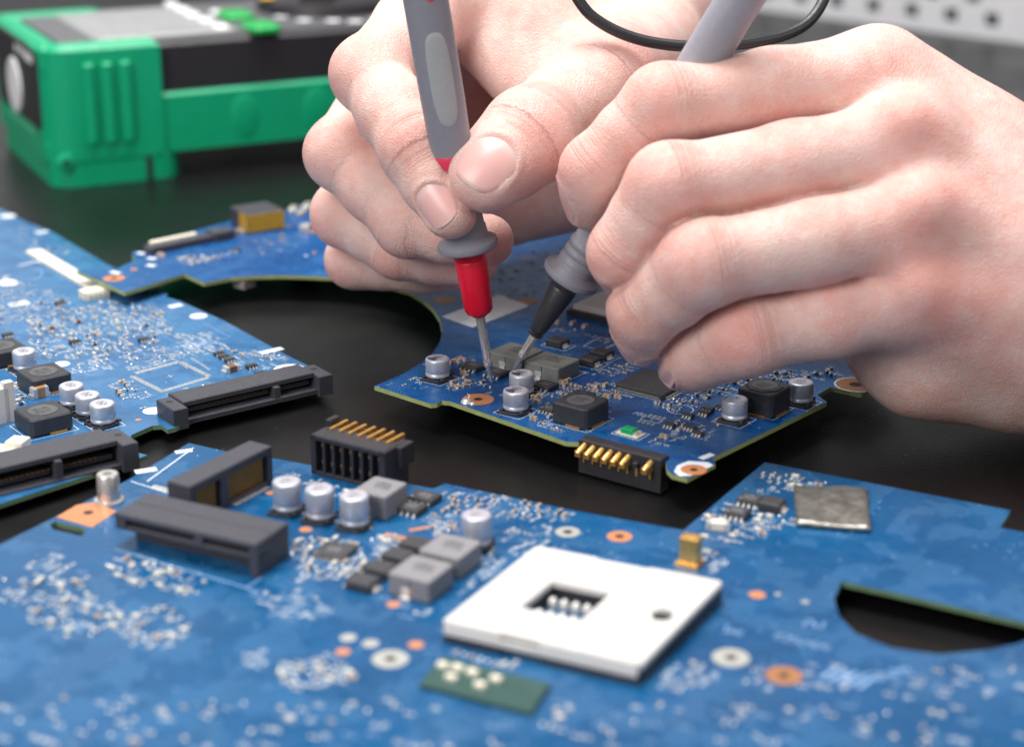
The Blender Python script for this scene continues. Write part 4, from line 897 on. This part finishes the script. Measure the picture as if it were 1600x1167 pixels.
# ---- the board at the left
lb = Board('pale blue circuit board at left with four silver capacitors and two black drive connectors', 3.6, (265, 652), (512, 592), 'pcb_left', 'pcb_edge_dark')
lb.plate([(-260, 340), (-60, 318), (0, 326), (41, 347), (79, 361), (171, 415), (262, 459), (259, 464), (280, 470), (350, 501), (456, 559), (490, 575), (505, 594), (300, 655), (274, 668), (262, 671), (252, 664), (238, 665), (206, 679), (200, 690), (205, 704), (230, 711), (200, 722), (0, 787), (-260, 872)], [circle(*lb.L(452, 577), 1.2)])
for px, py, k in ((40, 579, 'plain'), (114, 634, 'plain'), (139, 649, 'plain'), (162, 663, 'plain')): lb.put(KC['plain'], px, py, .25); x, y = lb.L(px, py); lb.silk.frame(x, y, 7.9, 7.9, .16, .04, 0)
for px, py in ((70, 606), (69, 668), (4, 565)): lb.put(K_INDL, px, py, 0); x, y = lb.L(px, py); lb.silk.frame(x, y, 12.6, 12.6, .18, .04, 0)
lb.put(K_TAN, 62, 620, .1, sc=(1.9, 1.9, 2.4), label='tan block capacitor between two inductors')
def drive_connector(B, px0, px1, depth, h, label, ext=1.0):
    A, E_ = B.L(*px0), B.L(*px1); a = math.atan2(E_[1] - A[1], E_[0] - A[0]); Ln = math.hypot(E_[0] - A[0], E_[1] - A[1]); m = Matrix.Translation((A[0], A[1], 0)) @ Matrix.Rotation(a, 4, 'Z'); b = MB()
    q = lambda x0, y0, z0, x1, y1, z1, mi=0, ch=.15: b.prism([(x0, y0), (x1, y0), (x1, y1), (x0, y1)], z0, z1, mi, ch, mat=m)
    q(4, 1.2, h - 1.3, Ln - 4, depth, h, 0, .25)                       # lid
    q(4, depth - 2.0, -.5, Ln - 4, depth - .1, h - 1.3)               # back wall
    q(3.8, -.3, -.7, Ln - 3.8, depth - .1, .6)                       # floor
    q(0, -1.5, -1.2, 4, depth - 1.5, h - .5, 0, .25); q(Ln - 4, -1.5, -1.2, Ln, depth - 1.5, h - .5, 0, .25)
    q(Ln * .64, -.2, .5, Ln * .64 + 1.6, 3.4, h - 1.2)              # the key between the two slots
    q(5, 2.2, 1.5, Ln * .64 - .6, depth - 1.9, 2.6, 1, .1); q(Ln * .64 + 2.4, 2.2, 1.5, Ln - 5, depth - 1.9, 2.6, 1, .1)
    o = B.part('drive_connector', b, ['conn_grey', 'black_plastic'], label)
    b = MB()
    for t in (2, Ln - 2): b.lathe([(h - .48, .0), (h - .47, .9)], t, depth * .5, 14, 0, False, False)  # dark discs painted on the end posts as shaded bores
    for n in range(int((Ln - 14) / 1.27)): b.rect(6.5 + n * 1.27, 2.35 + .004, .7, 2.0 * 0 + 1.2, 2.612, 1)
    b.v = [tuple(m @ Vector(v)) for v in b.v]; tag(b.build('contacts', ['hole', 'gold_dark'], o), kind='stuff')
    for t in np.linspace(3, Ln - 3, 6): p = m @ Vector((t, depth / 2, 0)); B.block(p.x, p.y, depth * .75)
    return o
drive_connector(lb, (268, 664), (516, 606), 9.5, 4.8, 'black drive connector at the corner nearest the centre')
drive_connector(lb, (-150, 812), (214, 722), 10.5, 6.2, 'black drive connector at the near edge')
for px, py in ((310, 494), (239, 642)): lb.spot(px, py, 2.6, 0)
lb.spot(96, 569, 2.3, 0); lb.spot(12, 338, 2.8, 0); lb.spot(216, 656, .8, 3); lb.spot(87, 676 + 26, 2.6, 0)
for px, py in ((65, 363), (274, 478), (239, 451)): x, y = lb.L(px, py); lb.silk.rect(x, y, 4.2, 2.8, .05, 0)
x, y = lb.L(30, 475); lb.silk.rect(x, y, 6, 4, .05, 0); lb.silk.frame(x, y, 10, 6.5, .25, .045, 1); x, y = lb.L(12, 442); lb.silk.disc(x, y, 3, .05, 0, 12, ry=4)
x, y = lb.L(20, 430); lb.silk.disc(x, y, 9.2, .04, 1, 48, ri=8.8)
A, E_ = lb.L(52, 394), lb.L(150, 452); Ln = math.hypot(E_[0] - A[0], E_[1] - A[1]); a = math.atan2(E_[1] - A[1], E_[0] - A[0]); b = MB(); b.box((A[0] + E_[0]) / 2, (A[1] + E_[1]) / 2, .03, Ln, 5.2, .9, 0, ch=.15, rot=a); lb.part('flat_cable', b, ['cream_plastic'], 'cream flat cable strip'); lb.block((A[0] + E_[0]) / 2, (A[1] + E_[1]) / 2, Ln * .3)
x, y = lb.L(148, 464); b = MB(); b.box(x, y, .05, 8.2, 4.6, 2.6, 0, ch=.3)
for k in range(5): b.box(x - 3 + k * 1.5, y - 2.5, .05, .8, 1, 1.9, 0, ch=.1)
lb.part('cable_socket', b, ['cream_plastic']); lb.block(x, y, 5)
lb.put(K_BIGW, 206, 456, .2, label='gold and cream chip under the arm of the next board')
b = MB(); x, y = lb.L(-8, 650); b.box(x - 1, y, .05, 5, 13, 9.2, 0, ch=.3); b.box(x + 1.8, y - 5.5, .05, 2.6, 2, 10.5, 0, ch=.2); b.box(x + 1.8, y + 5.5, .05, 2.6, 2, 10.5, 0, ch=.2); b.box(x + 1.7, y, 3, .6, 3.2, 4.2, 1); lb.part('white_socket', b, ['white_plastic', 'brown'], 'tall white plastic socket at the picture edge'); lb.block(x, y, 8)
b = MB(); x, y = lb.L(18, 704); b.box(x - 5, y + .5, .05, 14, 4.6, 2.2, 0, ch=.2, rot=-.9); b.box(x + .8, y - 2.4, .05, 4.4, 4.4, 3.6, 0, ch=.3, rot=-.9); lb.part('white_socket', b, ['cream_plastic'], 'low cream socket by the near drive connector'); lb.block(x, y, 8)
for (pa, pb, n) in (((206, 588), (255, 612), 40), ((212, 583), (277, 566), 40), ((283, 566), (327, 588), 40), ((254, 611), (325, 590), 40)): lb.pads_row(pa, pb, n, .24, 1.5)
x, y = lb.L(266, 588); lb.silk.line(x - 1, y, x + 1, y, .15, .05); lb.silk.line(x, y - 1, x, y + 1, .15, .051); lb.block(x, y, 9.5)
for px, py, kx in ((362, 580, K_BRN), (342, 555, K_SOT), (350, 560, K_SOT), (359, 565, K_SOT), (393, 575, K_SOT6), (407, 586, K_SOT), (224, 533, K_SOT), (117, 537, K_SOT6), (94, 476, K_SOT6), (12, 526, K_SOT6), (122, 505, K_BRN), (110, 500, K_RES), (152, 526, K_BRN), (186, 614, K_BRN), (189, 618, K_RES), (80, 515, K_BRN), (198, 602, K_RES), (32, 632, K_RES), (20, 634, K_RES)):
    lb.put(kx, px, py, rng.choice((0, math.pi / 2)) if kx in (K_BRN, K_RES) else 0, sc=(1.9, 1.9, 1.6) if px == 362 else None)
lb.ring('mounting_ring', 452, 577, 2.6, 'copper', 1.6, 1.2, 'copper ring with a white rim by the drive connector')
x, y = lb.L(424, 548); lb.silk.rect(x, y, 7, 2.4, .05, 0); x, y = lb.L(352, 545); 
for k in range(10): lb.silk.rect(x - 8 + k * .9, y + 8, .35, 4.5, .05, 1)
lb.sline((255, 525), (296, 545), (360, 527), (318, 505), w=.2, mi=1); lb.sline((112, 577), (142, 587), (184, 571), (156, 553), w=.22, mi=1, close=True); lb.sline((225, 556), (300, 540), w=.22, mi=1); lb.sline((30, 415), (60, 408), (110, 430), w=.9, mi=0)
for k in range(9): a0, a1 = lb.L(300 + 3.3 * k, 560 + 2.1 * k), lb.L(303 + 3.3 * k, 557 + 2.1 * k); lb.smd.rect(a0[0], a0[1], .9, .6, .03, 1); lb.smd.rect(a0[0] - 4, a0[1] + 4.5, .9, .6, .03, 1)
lb.scatter([(40, 500), (110, 480), (170, 470), (250, 480), (270, 520), (230, 545), (150, 560), (70, 560), (40, 530)], 360, 'silver', txt=.24); lb.scatter([(0, 420), (60, 450), (120, 470), (60, 500), (0, 505)], 110, 'silver', txt=.35)
lb.scatter([(270, 520), (330, 520), (360, 545), (300, 560)], 60, 'pale', txt=.75); lb.scatter([(110, 585), (180, 575), (160, 555), (120, 570)], 40, 'pale', txt=.6); lb.scatter([(190, 545), (300, 540), (290, 560), (200, 580)], 70, 'silver', txt=.5)
lb.scatter([(170, 600), (215, 592), (240, 620), (190, 625)], 24, 'mixed', txt=.6); lb.scatter([(360, 550), (440, 550), (460, 570), (400, 580), (345, 560)], 36, 'mixed', txt=.5); lb.scatter([(5, 690), (80, 700), (120, 690), (60, 720), (0, 730)], 26, 'pale', txt=.3); lb.scatter([(20, 340), (140, 390), (180, 430), (40, 400)], 26, 'pale', txt=.7); lb.scatter([(0, 600), (30, 600), (40, 640), (20, 650)], 16, 'pale', txt=.3); lb.scatter([(290, 600), (350, 595), (340, 620), (240, 640), (180, 660)], 14, 'pale', txt=.7)
lb.finish()
feet(lb, ((60, 420), (250, 500), (400, 570), (100, 560)), 2.2)

# ---- the board in front
fb = Board('large blue circuit board in the foreground with a white processor socket and D-shaped opening', 5.0, (690, 975), (1000, 1055), 'pcb_front', 'pcb_edge_dark')
dh = [fb.L(*p) for p in ((1315, 908), (1400, 926), (1500, 949), (1600, 972), (1640, 982), (1625, 992), (1590, 1005), (1544, 1015), (1469, 1022), (1394, 1012), (1337, 989), (1311, 962), (1303, 935))]
slot = [fb.L(*p) for p in ((78, 820), (86, 814), (130, 825), (134, 831), (127, 837), (83, 827))]
fb.plate([(-240, 960), (0, 850), (87, 807), (199, 750), (295, 692), (358, 706), (435, 717), (600, 748), (676, 763), (682, 761), (695, 755), (900, 798), (1000, 816), (1068, 828), (1130, 776), (1195, 722), (1579, 797), (1562, 824), (1600, 831), (1900, 890), (2000, 1300), (800, 1420), (-400, 1330)], [dh, slot] + [circle(*fb.L(px, py), r) for px, py, r in ((138, 801, 1.1), (968, 838, 1.0), (887, 831, 1.0), (610, 1029, 1.0), (1142, 1027, 1.0))])
for px, py in ((450, 799), (501, 811), (555, 822), (745, 853)): fb.put(KC['none'], px, py, .2)
fb.put(K_FIND, 595, 796, 0, sc=(.85, .85, 1.2), label='pale grey inductor behind the capacitors'); x, y = fb.L(595, 796)
for px, py in ((658, 920), (704, 884)): fb.put(K_FIND, px, py, 0, sc=(.96, .90, 1))
for px, py in ((568, 917), (595, 896), (623, 876), (650, 858)): fb.put(K_DIO, px, py, 0, sc=(.9, .9, 1.0))
fb.put(K_SO8, 642, 799, .0, sc=(1.1, 1, 1.3)); fb.put(K_SO8, 664, 783, .0, sc=(1.1, 1, 1.3)); fb.put(K_SQ, 523, 865, .1)
for px, py in ((1172, 786), (1152, 806)): fb.put(K_SO8B, px, py, 0)
fb.put(K_DIOS, 1206, 795, 0, sc=(1, 1, 1.1)); fb.put(K_BIGW, 1122, 826, .3)
# processor socket
c4 = [fb.L(*p, 4.2) for p in ((689, 969), (1001, 1039), (1131, 907), (837, 851))]
q = lambda u, v: tuple(np.array(c4[0]) * (1 - u) * (1 - v) + np.array(c4[1]) * u * (1 - v) + np.array(c4[2]) * u * v + np.array(c4[3]) * (1 - u) * v)
sock_p = [Vector((*p, 0)) for p in (q(0.02, 0), q(.30, 0), q(.31, .02), q(.5, .02), q(.51, 0), q(.98, 0), q(1, .02), q(1, .98), q(.985, 1), q(.62, 1), q(.61, .985), q(.35, .985), q(.34, 1), q(.02, 1), q(0, .98), q(0, .02))]
win = [Vector((*q(u, v), 0)) for u, v in ((.26, .30), (.57, .30), (.571, .637), (.268, .637))]; scrw = [Vector((*q(.883 + .05 * math.cos(t), .523 + .065 * math.sin(t)), 0)) for t in np.linspace(0, 6.283, 14, endpoint=False)]
def plate_holes(name, polys, z0, z1, mat, parent, label=None):
    flat = [v for p in polys for v in p]; n = len(flat); tri = tessellate_polygon(polys); b = MB(); vs = [(v.x, v.y, z1) for v in flat] + [(v.x, v.y, z0) for v in flat]; fs = []
    for t in tri: fs += [tuple(t), tuple(n + i for i in t[::-1])]
    o = 0
    for p in polys: k = len(p); fs += [(o + i, o + (i + 1) % k, n + o + (i + 1) % k, n + o + i) for i in range(k)]; o += k
    b.add(vs, fs, 0); me = b.mesh(name, [mat]); bmx = bmesh.new(); bmx.from_mesh(me); bmesh.ops.recalc_face_normals(bmx, faces=bmx.faces); bmesh.ops.bevel(bmx, geom=[e for e in bmx.edges if not e.is_boundary and e.calc_face_angle(0) > 1.2 and abs(e.verts[0].co.z - z1 * S) < 1e-6 and abs(e.verts[1].co.z - z1 * S) < 1e-6], offset=.25 * S, segments=2, affect='EDGES'); bmx.to_mesh(me); bmx.free(); o = link(name, me, parent)
    if label: o['label'] = label
    return o
ps = plate_holes('processor_socket', [[v * 1.0 for v in sock_p], win, scrw], .05, 2.9, 'black_plastic', fb.e, 'square white processor socket with an open middle')
plate_holes('cover', [[Vector((*(np.array(v)[:2] * .998 + .002 * np.array(q(.5, .5))), 0)) for v in sock_p], win, scrw], 2.9, 4.2, 'white_plastic', ps)
sk_ = [(*q(0.015, -.006),), (*q(.985, -.006),), (*q(.985, .006),), (*q(.015, .006),)]; b = MB(); b.prism(sk_, 1.6, 2.92, 0, ch=.15); b.build('front_skirt', ['white_plastic'], ps)
for i in range(5):
    for j in range(2):
        x, y = q(.31 + .06 * i, .40 + .15 * j); b = MB(); b.lathe([(.02, .95), (1.2, 1.0), (2.0, .8), (2.4, .3)], x, y, 12); b.build('contact_post', ['solder'], ps)
for u in (.1, .3, .5, .7, .9):
    for v in (.1, .3, .5, .7, .9): x, y = q(u, v); fb.block(x, y, 6)
# tall connector standing at left, card connector behind it
A, E_ = fb.L(206, 846, 0), fb.L(408, 893, 0); a = math.atan2(E_[1] - A[1], E_[0] - A[0]); Ln = math.hypot(E_[0] - A[0], E_[1] - A[1]); m_ = Matrix.Translation((A[0], A[1], 0)) @ Matrix.Rotation(a, 4, 'Z'); b = MB()
qq = lambda b, x0, y0, z0, x1, y1, z1, mi=0, ch=.2: b.prism([(x0, y0), (x1, y0), (x1, y1), (x0, y1)], z0, z1, mi, ch, mat=m_)
qq(b, 0, 1.5, .05, Ln, 8.5, 4.0); qq(b, -2, 3.5, 6.2, Ln + 1, 9.2, 7.4, 0, .3); qq(b, -2, -2.6, 6.2, Ln + 1, 3.5, 7.39, 0, .3); qq(b, -2, -2.2, 3.6, Ln + 1, 1.5, 4.6); qq(b, -2, -2.4, 3.8, .6, 9, 7); qq(b, Ln * .56, -2.5, 4.2, Ln * .56 + 2, 2, 6.5); qq(b, Ln - 1, -2.4, .05, Ln + 1, 9, 7); qq(b, 0, 1.4, 3.9, Ln, 9, 6.3, 1)
fb.part('drive_connector', b, ['conn_grey', 'black_plastic'], 'tall dark grey drive connector standing at left')
for t in np.linspace(0, Ln, 7): p = m_ @ Vector((t, 3, 0)); fb.block(p.x, p.y, 6)
A, E_ = fb.L(300, 822, 0), fb.L(427, 755, 0); a = math.atan2(E_[1] - A[1], E_[0] - A[0]); Ln = math.hypot(E_[0] - A[0], E_[1] - A[1]); m_ = Matrix.Translation((A[0], A[1], 0)) @ Matrix.Rotation(a, 4, 'Z'); b = MB()
qq(b, 0, 0, 7.4, Ln, 6.4, 9.2, 0, .3); qq(b, 0, 1.6, .05, Ln, 6.4, 7.5); qq(b, 0, 0, .05, 1.6, 2, 7.5); qq(b, Ln - 1.6, 0, .05, Ln, 2, 7.5); qq(b, Ln * .36, 0, .05, Ln * .36 + 2.6, 1.8, 7.5); qq(b, 0, .1, .05, Ln, 1.7, 1.0)
pcx = fb.part('card_connector', b, ['conn_grey'], 'upright card connector with gold contacts')
k = 0
while 2.4 + k * .8 < Ln - 2:
    x = 2.4 + k * .8; k += 1
    if Ln * .36 - .5 < x < Ln * .36 + 3.1: continue
    b = MB(); qq(b, x - .22, .9, 1.0, x + .22, 1.65, 7.3, 0, .05); qq(b, x - .2, -1.2, .02, x + .2, 0.2, .2, 1, 0); b.build('contact', ['gold_dark', 'solder'], pcx)
for t in np.linspace(0, Ln, 5): p = m_ @ Vector((t, 3, 0)); fb.block(p.x, p.y, 5.5)
# upright pin socket on the back edge
A, E_ = fb.L(483, 741, 0), fb.L(597, 771, 0); a = math.atan2(E_[1] - A[1], E_[0] - A[0]); Ln = math.hypot(E_[0] - A[0], E_[1] - A[1]); m_ = Matrix.Translation((A[0], A[1] + 1.0, 0)) @ Matrix.Rotation(a, 4, 'Z'); b = MB()
qq(b, 0, 0, 8.4, Ln, 6.5, 9.6, 0, .3); qq(b, 0, 0, -.5, 1.4, 9, 9.5); qq(b, Ln - 1.4, 0, -.5, Ln + .3, 9, 9.5); qq(b, Ln - .5, 4.5, 4.5, Ln + 1.6, 9.5, 9.4); qq(b, -.3, 2.2, -.5, Ln, 6.5, 8.4); qq(b, 0, 0, -.5, Ln, 1.8, .8); qq(b, -.2, 6, 2, 1.2, 9.6, 11.2)
n_ = 7
for k in range(n_ + 1): x = 1.0 + k * (Ln - 2) / n_; qq(b, x - .35, .1, .5, x + .35, 2.4, 8.4, 0, .05)
pk = fb.part('pin_socket', b, ['black_plastic'], 'upright black socket with a row of gold pins')
for k in range(n_):
    x = 1.0 + (k + .5) * (Ln - 2) / n_; b = MB(); qq(b, x - .4, 4.5, 8.7, x + .4, 11, 10.1, 0, .15); qq(b, x - .25, 1.4, 6.4, x + .25, 2.3, 7.2, 0, .05); qq(b, x - .25, 1.4, 2.4, x + .25, 2.3, 3.2, 0, .05); b.build('pin', ['gold'], pk)
for t in np.linspace(0, Ln, 4): p = m_ @ Vector((t, 3, 0)); fb.block(p.x, p.y, 5)
# standoff, copper corner, rings, gold clip, foil
x, y = fb.L(171, 782); b = MB(); b.lathe([(.02, 3.4), (.5, 3.3), (.7, 2.55), (6.2, 2.45), (6.5, 2.2), (6.5, 1.1), (5.0, 1.0)], x, y, 28); fb.part('standoff', b, ['steel'], 'round metal standoff on the copper corner'); fb.block(x, y, 4)
A = [fb.L(*p) for p in ((88, 808), (144, 824), (182, 799), (152, 784), (120, 789))]; b = MB(); b.prism(A, .0, .08, 0); fb.part('copper_corner', b, ['copper']); x, y = fb.L(138, 801); b = MB(); b.disc(x, y, 1.1, .1, 0, 18); fb.part('screw_hole_shade', b, ['hole']); fb.block(x, y, 8)  # the screw hole is a flat disc with its shade painted in
fb.ring('mounting_ring', 968, 838, 2.7, 'copper', None, 1.0, 'copper ring behind the processor socket'); fb.ring('mounting_ring', 887, 831, 2.7, 'pad_bare', None, 1.0, 'silver ring near the upright capacitor'); fb.ring('mounting_ring', 610, 1029, 3.4, 'pad_bare', None, 1.1, 'silver ring at the near edge'); fb.ring('mounting_ring', 1142, 1027, 3.5, 'pad_bare', None, 1.1, 'silver ring right of the socket'); fb.ring('mounting_ring', 1225, 1055, 3.4, 'copper_dark', None, 1.0, 'copper ring at the near edge')
x, y = fb.L(1078, 880); b = MB(); b.box(x, y, .05, 5.0, 4.6, .7, 0, ch=.2); b.box(x + .2, y - 1.4, .6, 3.9, .6, 5.6, 0, ch=.15); b.box(x + .2, y - .2, 5.7, 3.9, 2.6, .6, 0, ch=.2); b.box(x + 1.9, y - .2, .6, .5, 2.4, 5.2, 0, ch=.15); fb.part('grounding_clip', b, ['gold'], 'bright gold spring clip'); fb.block(x, y, 4)
A = [fb.L(*p) for p in ((1244, 824), (1360, 833), (1354, 769), (1240, 763))]; b = MB(); nx, ny = 14, 10; vs = []
for j in range(ny + 1):
    for i in range(nx + 1):
        u, v = i / nx, j / ny; p = (np.array(A[0]) * (1 - u) * (1 - v) + np.array(A[1]) * u * (1 - v) + np.array(A[2]) * u * v + np.array(A[3]) * (1 - u) * v)
        vs.append((p[0] + rng.uniform(-.1, .1), p[1] + rng.uniform(-.1, .1), 1.0 + .35 * math.sin(u * 7 + v * 3) * math.sin(v * 8) + rng.uniform(-.1, .1) + (.3 if j == 0 else 0)))
b.add(vs, [(j * (nx + 1) + i, j * (nx + 1) + i + 1, (j + 1) * (nx + 1) + i + 1, (j + 1) * (nx + 1) + i) for j in range(ny) for i in range(nx)], 0, True); fo = fb.part('foil_pad', b, ['foil'], 'crumpled grey metal foil pad'); md_ = fo.modifiers.new('thickness', 'SOLIDIFY'); md_.thickness = .0009; md_.offset = -1
cx_, cy_ = np.mean(A, 0); [fb.block(cx_ + d, cy_, 8) for d in (-6, 0, 6)]
# green module at the near edge
A = [fb.L(*p) for p in ((655, 1075), (690, 1032), (860, 1075), (830, 1120))]; b = MB(); b.prism(A, .1, 1.0, 0, ch=.1); gs = fb.part('green_module', b, ['green_sub'], 'flat green chip carrier at the near edge')
for px, py in ((692, 1041), (715, 1045), (738, 1052), (775, 1062), (705, 1060), (750, 1072)): x, y = fb.L(px, py, 1); b = MB(); b.box(x, y, 1.0, 2.2, 1.3, .8, 0, ch=.2); b.build('chip_capacitor', ['cream_plastic'], gs)
cx_, cy_ = np.mean(A, 0); [fb.block(cx_ + d, cy_, 7) for d in (-7, 0, 7)]
for px, py, r, mi in ((544, 996, 1.6, 2), (579, 1005, 1.6, 2), (650, 1007, 1.5, 3), (615, 944, 1.4, 3), (478, 827, 1.4, 3), (1183, 929, 1.7, 3), (1215, 928, .7, 2), (536, 1018, 1.4, 3), (423, 770, 1.2, 3), (1103, 860, 1.0, 2), (1258, 940, .8, 2)): fb.spot(px, py, r, mi)
for px, py, sx, sy, ro in ((340, 692 + 60, 4, 2, 1.0), (228, 735, 5, 2.4, .9), (287, 705, 4, 2, .9), (150 + 480, 840, 9, 1.3, .0), (660, 825, 6, 1.2, 0.9)): x, y = fb.L(px, py); fb.silk.rect(x, y, sx, sy, .05, 0 if px < 500 else 3, ro)
fb.sline((230, 752), (302, 700), w=.35); fb.sline((205, 752), (265, 771), w=.3); fb.sline((180, 858), (385, 918), (400, 925), w=.35, mi=1); fb.sline((385, 918), (410, 902), w=.35, mi=1)
for k in range(9): x, y = fb.L(240 + 3.2 * k, 760 + .8 * k); fb.smd.rect(x, y, .7, 1.8, .04, 1)
for px, py in ((1150, 985), (1275, 975)): x, y = fb.L(px, py); fb.silk.marks(x, y, 2, 2.6, .05, 1, .1, .45)
x, y = fb.L(1255, 1003); fb.silk.marks(x, y, 7, 2.0, .05, 1, -.02, .35); x, y = fb.L(1290, 1050); [fb.silk.line(x + k * 1.8, y - 2.5, x + k * 1.8 + 1.2, y + 2.5, .8, .05, 1) for k in range(5)]; x, y = fb.L(1395, 1052); fb.silk.marks(x, y, 4, 2.6, .05, 1, .8, .45); x, y = fb.L(125, 980); fb.silk.marks(x, y, 2, 2.4, .05, 1, .1, .4)
fb.spot(1100, 873, .6, 0)
for quad, n, mx, tx in (([(165, 880), (210, 865), (330, 900), (310, 935), (180, 905)], 60, 'pale', .12), ([(40, 935), (110, 905), (190, 955), (200, 985), (100, 1000), (50, 980)], 70, 'pale', .12), ([(180, 960), (260, 945), (300, 985), (250, 1020), (190, 1000)], 46, 'pale', .1), ([(30, 880), (90, 865), (150, 905), (60, 925)], 30, 'pale', .5),
        ([(0, 905), (40, 900), (60, 940), (0, 950)], 14, 'pale', .3), ([(450, 860), (480, 835), (560, 850), (580, 880), (540, 905), (470, 905)], 90, 'pale', .12), ([(575, 840), (620, 835), (620, 870), (590, 875)], 24, 'pale', .1), ([(690, 770), (760, 770), (900, 800), (890, 815), (780, 810), (690, 805)], 80, 'mixed', .18), ([(655, 800), (690, 790), (720, 830), (690, 845)], 26, 'tan', .1),
        ([(380, 925), (480, 915), (520, 960), (440, 970)], 40, 'pale', .9), ([(430, 1040), (520, 1020), (560, 1060), (450, 1080)], 50, 'pale', .15), ([(380, 1020), (420, 1010), (430, 1040), (390, 1050)], 10, 'pale', .5), ([(780, 830), (860, 820), (900, 850), (800, 870)], 30, 'pale', .85), ([(1100, 800), (1180, 770), (1240, 750), (1290, 755), (1240, 770), (1240, 820), (1140, 850), (1100, 840)], 70, 'pale', .25), ([(1180, 735), (1290, 750), (1290, 760), (1200, 755)], 26, 'pale', .3),
        ([(1010, 1060), (1080, 1030), (1130, 1060), (1050, 1080)], 34, 'pale', .4), ([(1180, 1030), (1320, 1040), (1330, 1075), (1150, 1075)], 20, 'pale', .6), ([(440, 740), (480, 735), (590, 780), (570, 790), (470, 760)], 26, 'pale', .2), ([(1080, 850), (1140, 870), (1120, 900), (1060, 880)], 18, 'pale', .8), ([(700, 1000), (850, 1030), (840, 1050), (720, 1030)], 30, 'pale', .4), ([(700, 850), (780, 860), (800, 880), (720, 930)], 26, 'pale', .9), ([(600, 930), (650, 950), (680, 960), (620, 970)], 8, 'pale', .6), ([(1370, 1030), (1600, 1040), (1600, 1090), (1380, 1090)], 24, 'pale', .7), ([(-50, 1090), (1600, 1100), (1600, 1170), (-50, 1170)], 160, 'pale', .4)): fb.scatter(quad, int(n * .8), mx, txt=tx + .1)
fb.finish()
feet(fb, ((200, 900), (400, 820), (900, 840), (1240, 800), (700, 980), (1200, 960)), 3.6)
